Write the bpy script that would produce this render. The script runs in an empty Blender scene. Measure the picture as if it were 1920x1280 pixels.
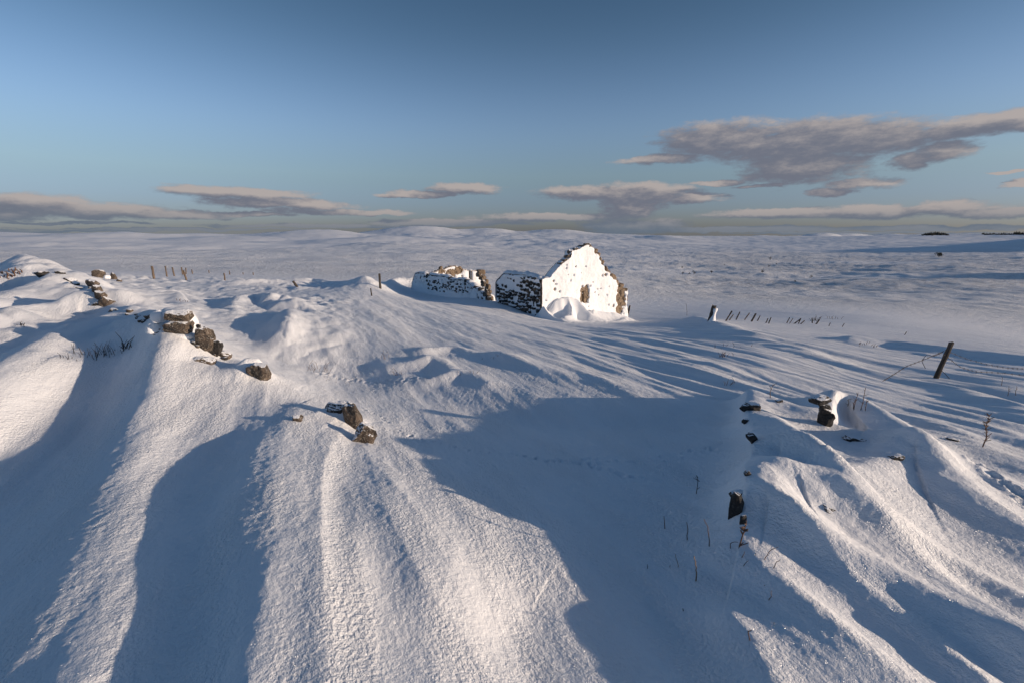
import bpy, math, random
import numpy as np
from mathutils import Vector, Matrix
R = math.radians
S = bpy.context.scene
COL = S.collection

# ------------------------------------------------------------------ camera, world, sun, exposure
FPX, PITCH = 860.0, R(13.4)                     # focal length in photo pixels, downward tilt
cam_d = bpy.data.cameras.new('camera'); cam = bpy.data.objects.new('camera', cam_d); COL.objects.link(cam)
cam_d.sensor_width = 36; cam_d.lens = 36 * FPX / 1920
cam_d.clip_start = 0.05; cam_d.clip_end = 60000
cam.location = (0, 0, 0); cam.rotation_euler = (math.pi/2 - PITCH, 0, 0)
S.camera = cam
SUN_EL, SUN_AZ = R(7.6), R(104)                 # azimuth clockwise from +Y (the view direction)
SUNV = Vector((math.sin(SUN_AZ)*math.cos(SUN_EL), math.cos(SUN_AZ)*math.cos(SUN_EL), math.sin(SUN_EL)))
sd = bpy.data.lights.new('sun', 'SUN'); sun = bpy.data.objects.new('sun', sd); COL.objects.link(sun)
sd.energy = 4.4; sd.angle = R(0.6); sd.color = (1.0, 0.79, 0.60)
sun.rotation_euler = SUNV.to_track_quat('Z', 'Y').to_euler()
S.view_settings.view_transform = 'Standard'; S.view_settings.look = 'None'
S.view_settings.gamma = 1; S.view_settings.use_curve_mapping = False
S.view_settings.exposure = 0.12
SKY_STRENGTH = 0.10

def ray(u, v):
    a = (u-960)/FPX; b = -(v-640)/FPX
    return np.array([a, math.cos(PITCH)+b*math.sin(PITCH), -math.sin(PITCH)+b*math.cos(PITCH)])
def azel(u, v):
    d = ray(u, v); return math.atan2(d[0], d[1]), math.atan2(d[2], math.hypot(d[0], d[1]))

class NT:                                        # small node helper
    def __init__(s, nt): s.nt = nt
    def n(s, t, **k):
        o = s.nt.nodes.new(t)
        for a, b in k.items():
            if a.startswith('i_'): o.inputs[a[2:].replace('_', ' ')].default_value = b
            else: setattr(o, a, b)
        return o
    def l(s, a, b): s.nt.links.new(a, b)
    def put(s, sock, val):
        if isinstance(val, (int, float, tuple, list)): sock.default_value = val
        else: s.l(val, sock)
    def m(s, op, a, b=None, c=None, clamp=False):
        o = s.n('ShaderNodeMath', operation=op); o.use_clamp = clamp
        for i, x in enumerate((a, b, c)):
            if x is not None: s.put(o.inputs[i], x)
        return o.outputs[0]
    def vm(s, op, a, b=None, c=None, out=0):
        o = s.n('ShaderNodeVectorMath', operation=op)
        for i, x in enumerate((a, b, c)):
            if x is not None: s.put(o.inputs[i], x)
        return o.outputs[out]
    def smooth(s, x, lo, hi, a=0.0, b=1.0):
        o = s.n('ShaderNodeMapRange', interpolation_type='SMOOTHSTEP')
        s.put(o.inputs[0], x); o.inputs[1].default_value = lo; o.inputs[2].default_value = hi
        o.inputs[3].default_value = a; o.inputs[4].default_value = b
        return o.outputs[0]
    def mix(s, f, a, b):
        o = s.n('ShaderNodeMix', data_type='RGBA')
        s.put(o.inputs[0], f); s.put(o.inputs[6], a); s.put(o.inputs[7], b)
        return o.outputs[2]
    def noise(s, vec, scale, detail=4, rough=0.5, dist=0.0):
        o = s.n('ShaderNodeTexNoise'); s.put(o.inputs['Vector'], vec)
        o.inputs['Scale'].default_value = scale; o.inputs['Detail'].default_value = detail
        o.inputs['Roughness'].default_value = rough; o.inputs['Distortion'].default_value = dist
        return o.outputs[0]
    def comb(s, x, y, z=0.0):
        o = s.n('ShaderNodeCombineXYZ')
        for i, q in enumerate((x, y, z)): s.put(o.inputs[i], q)
        return o.outputs[0]

# clouds: (u, v, half width, half height) in photo pixels at the place in the sky where each hangs
BLOBS = [(1360,262,150,34),(1500,268,200,44),(1500,314,140,36),(1620,262,140,34),(1240,300,90,10),(1650,262,150,22),(1800,240,130,20),(1900,226,110,20),
         (1770,282,80,22),(1720,300,50,16),(1610,345,75,12),(1560,362,50,8),
         (1100,362,100,14),(1200,362,110,20),(1180,385,60,30),(1190,425,110,16),(1300,372,60,10),
         (1450,400,150,9),(1640,397,160,13),(1780,390,110,15),(1900,400,120,11),
         (60,384,140,20),(180,396,170,16),(330,403,110,9),(20,402,60,14),
         (450,362,130,12),(500,380,130,13),(560,384,100,9),(640,398,120,7),(700,400,80,5),
         (870,355,70,12),(800,365,60,6),(760,369,50,4),
         (480,402,90,4),(350,430,240,2.5),(620,424,200,4),(850,418,150,6),(1050,408,160,9),(1420,430,300,6),(1750,428,260,6),(150,418,140,3),
         (100,434,240,3),(1600,438,300,3),(1900,346,50,6),(1880,325,40,4),(1340,345,60,5),(1420,350,50,4)]
def build_world():
    w = bpy.data.worlds.new('World'); S.world = w; w.use_nodes = True
    nt = w.node_tree; nt.nodes.clear()
    # cloud density group
    g = bpy.data.node_groups.new('cloud_density', 'ShaderNodeTree')
    g.interface.new_socket('P', in_out='INPUT', socket_type='NodeSocketVector')
    g.interface.new_socket('D', in_out='OUTPUT', socket_type='NodeSocketFloat')
    G = NT(g); gi = g.nodes.new('NodeGroupInput'); go = g.nodes.new('NodeGroupOutput')
    P = gi.outputs[0]
    wx = G.noise(G.vm('MULTIPLY', P, (1, 2.6, 1)), 9, 5, 0.6)
    wy = G.noise(G.vm('MULTIPLY_ADD', P, (1, 2.6, 1), (5.2, 1.3, 0)), 13, 5, 0.6)
    off = G.comb(G.m('MULTIPLY', G.m('SUBTRACT', wx, 0.5), 0.12), G.m('MULTIPLY', G.m('SUBTRACT', wy, 0.5), 0.022))
    Q = G.vm('ADD', P, off)
    allb = []
    for (u, v, hw, hh) in BLOBS:
        a, e = azel(u, v); a1, _ = azel(u+hw, v); _, e1 = azel(u, v-hh)
        allb.append((a, e, abs(a1-a), abs(e1-e)))
    rr = random.Random(4)
    for i in range(22):                            # the same kind of low banks go on round the horizon
        a = R(55) + R(250)*i/22 + rr.uniform(-.03, .03); a = a-2*math.pi if a > math.pi else a
        allb.append((a, R(rr.choice([1, 2, 4, 7])+rr.random()), rr.uniform(.08, .2), rr.uniform(.008, .02)))
    cur = None
    for (a, e, ra, re) in allb:
        d = G.vm('MULTIPLY', G.vm('SUBTRACT', Q, (a, e, 0)), (1/ra, 1/re, 0))
        val = G.m('SUBTRACT', 1.0, G.vm('DOT_PRODUCT', d, d, out=1))
        val = G.m('MAXIMUM', val, -1.5)
        if cur is None: cur = val
        else:
            o = G.m('SMOOTH_MAX', cur, val, 0.25); cur = o
    n1 = G.noise(G.vm('MULTIPLY', P, (1, 2.6, 1)), 26, 9, 0.66)
    n2 = G.noise(G.vm('MULTIPLY', P, (1, 4.5, 1)), 7, 3, 0.5)
    t = G.m('ADD', G.m('ADD', cur, 0.25), G.m('MULTIPLY', G.m('SUBTRACT', n1, 0.5), 2.3))
    t = G.m('ADD', t, G.m('MULTIPLY', G.m('SUBTRACT', n2, 0.5), 1.0))
    G.l(t, go.inputs[0])
    N = NT(nt)
    sky = N.n('ShaderNodeTexSky', sky_type='NISHITA'); sky.sun_disc = False
    sky.sun_elevation = SUN_EL; sky.sun_rotation = SUN_AZ
    sky.air_density = 1.0; sky.dust_density = 0.6; sky.ozone_density = 2.0; sky.altitude = 300
    tc = N.n('ShaderNodeTexCoord'); sep = N.n('ShaderNodeSeparateXYZ'); N.l(tc.outputs['Generated'], sep.inputs[0])
    az = N.m('ARCTAN2', sep.outputs[0], sep.outputs[1]); el = N.m('ARCSINE', sep.outputs[2])
    P = N.comb(az, el)
    def grp(p):
        o = N.n('ShaderNodeGroup'); o.node_tree = g; N.l(p, o.inputs[0]); return o.outputs[0]
    d0 = grp(P); d1 = grp(N.vm('ADD', P, (0.022, 0.014, 0)))
    alpha = N.smooth(d0, -0.25, 0.85, 0, 0.95)
    lit = N.smooth(N.m('SUBTRACT', d0, d1), -0.4, 1.9)
    ccol = N.mix(lit, (0.145, 0.155, 0.198, 1), (0.40, 0.355, 0.34, 1))
    haze = N.smooth(el, 0.0, 0.17)
    ccol = N.mix(N.smooth(el, 0.0, 0.05, 0.8, 0.0), ccol, (0.115, 0.155, 0.205, 1))
    # photo's sky: deeper blue overhead, pale teal at the horizon (whole dome, by elevation only)
    rp = N.n('ShaderNodeValToRGB'); N.l(N.m('DIVIDE', el, 0.5), rp.inputs[0]); cr = rp.color_ramp; cr.interpolation = 'B_SPLINE'
    for k, (pos, c) in enumerate([(0, (.265, .345, .76)), (.12, (.37, .41, .68)), (.22, (.51, .50, .555)), (.40, (.74, .71, .835)), (.62, (.50, .54, .62)), (.80, (.37, .43, .49)), (1, (.34, .41, .50))]):
        e = cr.elements[k] if k < 2 else cr.elements.new(pos)
        e.position = pos; e.color = c+(1,)
    tint = N.vm('SCALE', rp.outputs[0]); tint.node.inputs['Scale'].default_value = 2.0
    cl = N.comb(sep.outputs[0], sep.outputs[1], N.m('MAXIMUM', sep.outputs[2], 0.004)); N.l(cl, sky.inputs[0])
    scol = N.vm('MULTIPLY', sky.outputs[0], tint)
    b1 = N.n('ShaderNodeBackground'); N.l(scol, b1.inputs[0]); b1.inputs[1].default_value = SKY_STRENGTH
    b2 = N.n('ShaderNodeBackground'); N.l(ccol, b2.inputs[0]); b2.inputs[1].default_value = 1.0
    mx = N.n('ShaderNodeMixShader'); N.l(alpha, mx.inputs[0]); N.l(b1.outputs[0], mx.inputs[1]); N.l(b2.outputs[0], mx.inputs[2])
    out = N.n('ShaderNodeOutputWorld'); N.l(mx.outputs[0], out.inputs[0])
build_world()

# ------------------------------------------------------------------ materials
def mat(name):
    m = bpy.data.materials.new(name); m.use_nodes = True; m.node_tree.nodes.clear()
    N = NT(m.node_tree); p = N.n('ShaderNodeBsdfPrincipled'); o = N.n('ShaderNodeOutputMaterial')
    N.l(p.outputs[0], o.inputs[0]); return m, N, p, o
def obj_coords(N): return N.n('ShaderNodeNewGeometry').outputs['Position']

def snow_material(ground=True):
    m, N, p, out = mat('snow' if ground else 'wall_snow')
    pos = obj_coords(N)
    rot = N.n('ShaderNodeVectorRotate', rotation_type='Z_AXIS'); N.l(pos, rot.inputs[0]); rot.inputs['Angle'].default_value = R(-25)
    q = rot.outputs[0]                              # y along the wind, x across
    dist = N.vm('LENGTH', pos, out=1)
    grain = N.noise(N.vm('MULTIPLY', q, (1.1, 0.9, 1)), 38, 3, 0.6)
    fine = N.noise(q, 140, 2, 0.6)
    tiny = N.noise(N.vm('MULTIPLY', q, (1, .45, 1)), 3.2, 4, 0.55)
    moor = N.noise(N.vm('MULTIPLY', q, (1, .7, 1)), 0.9, 6, 0.68)
    var = N.smooth(N.noise(N.vm('MULTIPLY', q, (1.6, .45, 1)), 1.5, 3, 0.6), 0.35, 0.65, 0.35, 1.15) if ground else 1.0
    hgt = N.m('MULTIPLY', grain, N.m('MULTIPLY', var, 0.022))
    hgt = N.m('MULTIPLY_ADD', fine, 0.0035, hgt)
    if ground:
        hgt = N.m('MULTIPLY_ADD', tiny, 0.032, hgt)
        far = N.m('MULTIPLY', N.smooth(dist, 40, 110), N.smooth(dist, 400, 1600, 1.0, 0.25))
        hgt = N.m('MULTIPLY_ADD', N.m('MULTIPLY', moor, far), 0.9, hgt)
    bump = N.n('ShaderNodeBump'); bump.inputs['Strength'].default_value = 1.0 if ground else 0.6
    bump.inputs['Distance'].default_value = 1.0; N.l(hgt, bump.inputs['Height'])
    base = (0.86, 0.875, 0.90, 1)
    if ground:                                      # heather and grass tips showing through the thin snow of the moor
        px_ = N.n('ShaderNodeSeparateXYZ'); N.l(pos, px_.inputs[0])
        sp = N.smooth(N.m('ADD', N.noise(N.vm('MULTIPLY', q, (1, .5, 1)), 1.3, 7, 0.72), N.smooth(N.m('DIVIDE', px_.outputs[0], dist), .15, .5, 0, .06)), 0.50, 0.66)
        big = N.smooth(N.noise(q, 0.006, 3, 0.5), 0.34, 0.56)
        f = N.m('MULTIPLY', N.m('MULTIPLY', sp, big), N.m('MULTIPLY', N.smooth(dist, 50, 120, 0, 0.55), N.smooth(dist, 500, 1500, 1.0, 0.15)))
        base = N.mix(f, base, (0.22, 0.19, 0.15, 1))
    N.put(p.inputs['Base Color'], base)
    p.inputs['Roughness'].default_value = 0.7
    p.inputs['Specular IOR Level'].default_value = 0.25
    N.l(bump.outputs[0], p.inputs['Normal'])
    if ground:                                      # single crystals turned their own way, mirroring the sun here and there
        vo = N.n('ShaderNodeTexVoronoi', feature='F1'); N.l(pos, vo.inputs['Vector']); vo.inputs['Scale'].default_value = 320
        rnd = N.vm('MULTIPLY_ADD', vo.outputs['Color'], (2, 2, 1.2), (-1, -1, 0.1))
        nrm = N.vm('NORMALIZE', rnd)
        gl = N.n('ShaderNodeBsdfGlossy'); gl.inputs['Roughness'].default_value = 0.26; N.l(nrm, gl.inputs['Normal'])
        gl.inputs['Color'].default_value = (1, 1, 1, 1)
        mask = N.m('MULTIPLY', N.m('LESS_THAN', vo.outputs['Distance'], 0.35), N.smooth(dist, 8, 25, 0.09, 0.0))
        ms = N.n('ShaderNodeMixShader'); N.l(mask, ms.inputs[0]); N.l(p.outputs[0], ms.inputs[1]); N.l(gl.outputs[0], ms.inputs[2])
        N.l(ms.outputs[0], out.inputs[0])
    return m
SNOW = snow_material(True); WSNOW = snow_material(False)

def rock_material(name, c1, c2, c3, scale=1.0, snowy=0.0):
    m, N, p, out = mat(name); pos = N.n('ShaderNodeTexCoord').outputs['Object']
    n1 = N.noise(pos, 9*scale, 8, 0.65); n2 = N.noise(pos, 30*scale, 6, 0.7); n3 = N.noise(pos, 3.5*scale, 3, 0.5)
    c = N.mix(N.smooth(n1, 0.38, 0.62), c1, c2)
    c = N.mix(N.smooth(n2, 0.52, 0.64, 0, 0.8), c, c3)
    c = N.mix(N.smooth(n3, 0.5, 0.7, 0, 0.5), c, c1)
    if snowy:
        nz = N.n('ShaderNodeSeparateXYZ'); N.l(N.n('ShaderNodeNewGeometry').outputs['Normal'], nz.inputs[0])
        f = N.smooth(N.m('ADD', nz.outputs[2], N.m('MULTIPLY', n2, 0.6)), 0.95, 1.05)
        c = N.mix(f, c, (.85, .87, .9, 1))
    N.put(p.inputs['Base Color'], c); p.inputs['Roughness'].default_value = 0.9
    b = N.n('ShaderNodeBump'); b.inputs['Distance'].default_value = 0.03; b.inputs['Strength'].default_value = 0.9
    N.l(N.m('ADD', n1, N.m('MULTIPLY', n2, 0.5)), b.inputs['Height']); N.l(b.outputs[0], p.inputs['Normal'])
    return m
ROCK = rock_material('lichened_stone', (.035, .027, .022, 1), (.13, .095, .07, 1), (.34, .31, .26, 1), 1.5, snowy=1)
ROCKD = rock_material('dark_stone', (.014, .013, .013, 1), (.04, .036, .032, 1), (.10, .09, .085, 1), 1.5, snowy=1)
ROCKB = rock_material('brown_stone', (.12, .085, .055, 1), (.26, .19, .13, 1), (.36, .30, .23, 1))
def plain(name, col, var=0.5, sc=20, rough=0.85, stretch=(1, 1, 1)):
    m, N, p, out = mat(name); pos = N.n('ShaderNodeTexCoord').outputs['Object']
    n = N.noise(N.vm('MULTIPLY', pos, stretch), sc, 5, 0.6)
    dark = tuple(c*(1-var) for c in col[:3])+(1,)
    N.put(p.inputs['Base Color'], N.mix(N.smooth(n, .35, .65), dark, col)); p.inputs['Roughness'].default_value = rough
    b = N.n('ShaderNodeBump'); b.inputs['Distance'].default_value = 0.01; N.l(n, b.inputs['Height']); N.l(b.outputs[0], p.inputs['Normal'])
    return m
WOOD = plain('weathered_wood', (.07, .055, .045, 1), .7, 18, stretch=(1, 1, .12))
WOODP = plain('pale_wood', (.17, .125, .09, 1), .5, 18, stretch=(1, 1, .12))
WIRE = plain('rusty_wire', (.06, .045, .04, 1))
STALK = plain('dry_stalk', (.17, .10, .07, 1), .5, 40)
STRAW = plain('straw_grass', (.30, .20, .12, 1), .4, 40)
TWIG = plain('dark_twig', (.045, .038, .035, 1), .5, 40)
BUSH = plain('gorse', (.035, .035, .022, 1), .6, 3)

# ------------------------------------------------------------------ noise and terrain maths
_rng = np.random.RandomState(7)
_perm = _rng.permutation(1024); _perm = np.concatenate([_perm, _perm, _perm])
_ga = _rng.rand(1024)*2*np.pi; _gx, _gy = np.cos(_ga), np.sin(_ga)
def pn(x, y, seed=0):
    x = np.asarray(x, float)+seed*17.31; y = np.asarray(y, float)+seed*9.77
    xi = np.floor(x).astype(np.int64); yi = np.floor(y).astype(np.int64); xf = x-xi; yf = y-yi
    xi &= 1023; yi &= 1023
    def g(ix, iy, dx, dy):
        h = _perm[(_perm[ix & 1023]+iy) & 1023]; return _gx[h]*dx+_gy[h]*dy
    u = xf**3*(xf*(xf*6-15)+10); v = yf**3*(yf*(yf*6-15)+10)
    a = g(xi, yi, xf, yf); b = g(xi+1, yi, xf-1, yf); c = g(xi, yi+1, xf, yf-1); d = g(xi+1, yi+1, xf-1, yf-1)
    return ((a+u*(b-a))*(1-v)+(c+u*(d-c))*v)*1.5
def fbm(x, y, o=4, seed=0, g=0.5):
    t = 0; a = 1.0
    for i in range(o): t = t+a*pn(x*2**i, y*2**i, seed+i*3); a *= g
    return t
def sstep(a, b, x):
    t = np.clip((x-a)/(b-a), 0, 1); return t*t*(3-2*t)

# base surface: (u, v, forward distance) in the photo; z follows from the ray
CP = [# near rows: camera stands on the drift
 (-500,1280,1.80),(0,1280,1.64),(330,1280,1.62),(620,1280,1.58),(850,1280,1.68),(1000,1280,1.85),(1150,1280,1.92),(1300,1280,1.95),(1500,1280,1.9),(1700,1280,1.97),(1920,1280,2.04),(2500,1280,2.3),
 (-300,1050,3.05),(0,1050,2.66),(330,1050,2.60),(620,1050,2.50),(850,1050,2.72),(1050,1050,3.00),(1200,1050,3.08),(1350,1050,3.00),(1550,1050,2.95),(1750,1050,3.25),(1920,1050,3.5),(2600,1050,4.0),
 (-200,900,4.2),(0,900,3.85),(330,900,3.95),(600,900,3.9),(850,900,4.25),(1000,900,4.45),(1200,900,4.5),(1330,900,4.45),(1450,900,4.2),(1650,900,4.5),(1920,900,4.9),
 (-200,780,5.3),(0,780,5.2),(250,780,5.35),(450,780,5.5),(600,790,5.7),(760,800,6.2),(900,800,6.25),(1100,800,6.2),(1300,800,6.1),(1450,800,5.9),(1600,800,6.6),(1920,800,7.2),
 (0,700,6.6),(150,700,6.6),(300,700,6.5),(430,700,6.9),
 # crest of the left wall
 (480,700,7.0),(390,655,7.7),(330,618,8.3),(260,592,9.8),(190,560,12.3),(120,530,16),(60,518,19),(-100,505,24),
 (100,620,9.6),(0,620,9.4),(0,560,14.0),(100,570,12.6),(200,620,8.9),
 # field behind it
 (620,720,8.9),(520,680,9.8),(440,640,11.2),(540,620,12.5),(380,600,13.5),(300,575,17),(230,545,22),(540,580,18),(440,560,22),(660,600,16),(660,560,24),
 (760,720,9.0),(760,660,11.5),(900,720,8.8),(900,660,11.8),(1050,720,8.6),(1050,660,11.6),(1250,740,7.8),(1250,680,10.8),(800,600,18.5),(900,600,20),(1000,610,19.5),(1100,620,19),
 (1400,720,9.0),(1400,660,13),(1600,720,10.0),(1750,710,11.5),(1920,740,9.8),(1300,620,21),(1250,610,24),
 # ruin
 (1015,595,30),(1100,603,30),(1175,602,33),(935,566,36.5),(885,560,39),(780,548,51),(850,568,33),(760,560,36),(1230,600,34),(1335,600,27),
 # left far edge of the field
 (290,523,36),(350,528,34),(420,528,36),(540,538,33),(640,540,33),(713,540,34),(0,517,27),(150,512,32),
 # near edge right
 (1920,665,17),(1750,640,21),(1600,615,27),(1450,600,33),(1650,600,36),(1920,630,35),
 # valley and moor
 (1400,575,58),(1200,560,75),(1600,575,68),(1920,600,60),(1000,530,95),(850,520,90),(700,520,80),(560,518,75),(430,512,75),(300,510,75),(150,505,75),(0,504,75),
 (1920,555,106),(1650,545,126),(1400,540,146),(1200,530,150),(1000,512,170),(800,508,170),(600,503,170),(400,498,170),(200,493,170),(0,490,170),
 (1920,510,225),(1650,510,262),(1400,508,305),(1200,502,320),(1000,494,350),(800,488,350),(600,485,350),(400,483,350),(200,480,350),(0,478,350),
 (1920,478,540),(1650,482,600),(1400,480,680),(1200,474,800),(1000,470,900),(800,464,900),(600,466,900),(400,466,900),(200,462,900),(0,464,900),
 (1920,452,1500),(1650,458,1400),(1400,463,1300),(1200,456,1600),(1000,450,1900),(800,449,2000),(600,452,2000),(400,454,2000),(200,452,2000),(0,450,2000),
 # skyline
 (2100,436,2700),(1920,438,2600),(1800,439,2600),(1700,441,2500),(1600,446,2300),(1500,452,2100),(1420,455,2000),(1340,454,2100),(1240,444,2600),(1140,439,3000),(1050,437,3200),(960,436,3300),(900,435,3300),(840,434,3200),(780,432,3100),(720,438,3100),(690,440,3100),(640,440,3000),(590,440,3000),(520,436,3000),(450,441,3000),(380,438,3000),(280,441,3000),(200,441,3000),(100,438,3000),(0,441,3000),(-200,438,3000)]
def cp_points():
    out = []
    for u, v, y in CP:
        d = ray(u, v); k = y/d[1]; out.append((d[0]*k, y, d[2]*k))
    for az in (-150, -110, -75, 75, 110, 150):      # round the back
        s = 1 if az > 0 else 0
        for r, z in ((1.6, -1.95-.3*s), (4, -2.0-.5*s), (9, -2.2-1.0*s), (25, -3.0-2.2*s), (80, -7-5*s), (300, -16-6*s), (1000, -22), (3000, -12)):
            out.append((r*math.sin(R(az)), r*math.cos(R(az)), z))
    for az in (-150, -100, -50, -35, -20, -10, 0, 10, 20, 35, 50, 100, 150):
        out.append((6000*math.sin(R(az)), 6000*math.cos(R(az)), -110))
    return np.array(out)
KA = 2.2
_cp = cp_points()
def _feat(x, y):
    return np.stack([KA*np.arctan2(x, y), 0.5*np.log(x*x+y*y+0.25)], -1)
_F = _feat(_cp[:, 0], _cp[:, 1]); _rr = np.hypot(_cp[:, 0], _cp[:, 1])
def _phi(d2): return 0.5*d2*np.log(d2+1e-12)
def _solve():
    n = len(_F); d2 = ((_F[:, None]-_F[None])**2).sum(-1)
    A = np.zeros((n+3, n+3)); A[:n, :n] = _phi(d2)
    # looser fit near the camera (smooths steps), exact far away where a pixel is many metres
    A[np.arange(n), np.arange(n)] += 0.002*np.exp(-_F[:, 1]/1.5)
    P = np.concatenate([np.ones((n, 1)), _F], 1); A[:n, n:] = P; A[n:, :n] = P.T
    return np.linalg.solve(A, np.concatenate([_cp[:, 2]/_rr, np.zeros(3)]))
_W = _solve()
def base(x, y):
    x = np.asarray(x, float); y = np.asarray(y, float); sh = x.shape; x = x.ravel(); y = y.ravel()
    out = np.empty(len(x))
    for i in range(0, len(x), 20000):
        f = _feat(x[i:i+20000], y[i:i+20000])
        d2 = (f[:, None, 0]-_F[None, :, 0])**2+(f[:, None, 1]-_F[None, :, 1])**2
        out[i:i+20000] = _phi(d2)@_W[:-3]+_W[-3]+f@_W[-2:]
    return (out*np.hypot(x, y)).reshape(sh)

def hit(u, v, fn, t0=1.0, t1=400.0, n=500):
    d = ray(u, v); t = np.exp(np.linspace(math.log(t0), math.log(t1), n))
    g = d[2]*t-fn(d[0]*t, d[1]*t); idx = np.where(g < 0)[0]
    if len(idx) == 0: return None
    i = idx[0]
    if i == 0: return d*t[0]
    a, b = t[i-1], t[i]
    tt = np.linspace(a, b, 30); g = d[2]*tt-fn(d[0]*tt, d[1]*tt); j = np.where(g < 0)[0]
    j = j[0] if len(j) else 29
    return d*tt[j]

def seg_dist(x, y, pts):
    """distance to a polyline, signed side (+ = right of its direction), interpolated parameter"""
    bd = np.full(x.shape, 1e9); side = np.ones(x.shape); par = np.zeros(x.shape)
    for i in range(len(pts)-1):
        ax, ay = pts[i]; bx, by = pts[i+1]; dx, dy = bx-ax, by-ay; L = dx*dx+dy*dy
        t = np.clip(((x-ax)*dx+(y-ay)*dy)/L, 0, 1)
        ex = x-(ax+t*dx); ey = y-(ay+t*dy); d = np.hypot(ex, ey); m = d < bd
        bd = np.where(m, d, bd); par = np.where(m, i+t, par)
        cr = dx*(y-ay)-dy*(x-ax); side = np.where(m, np.where(cr > 0, -1.0, 1.0), side)
    return bd, side, par
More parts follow.
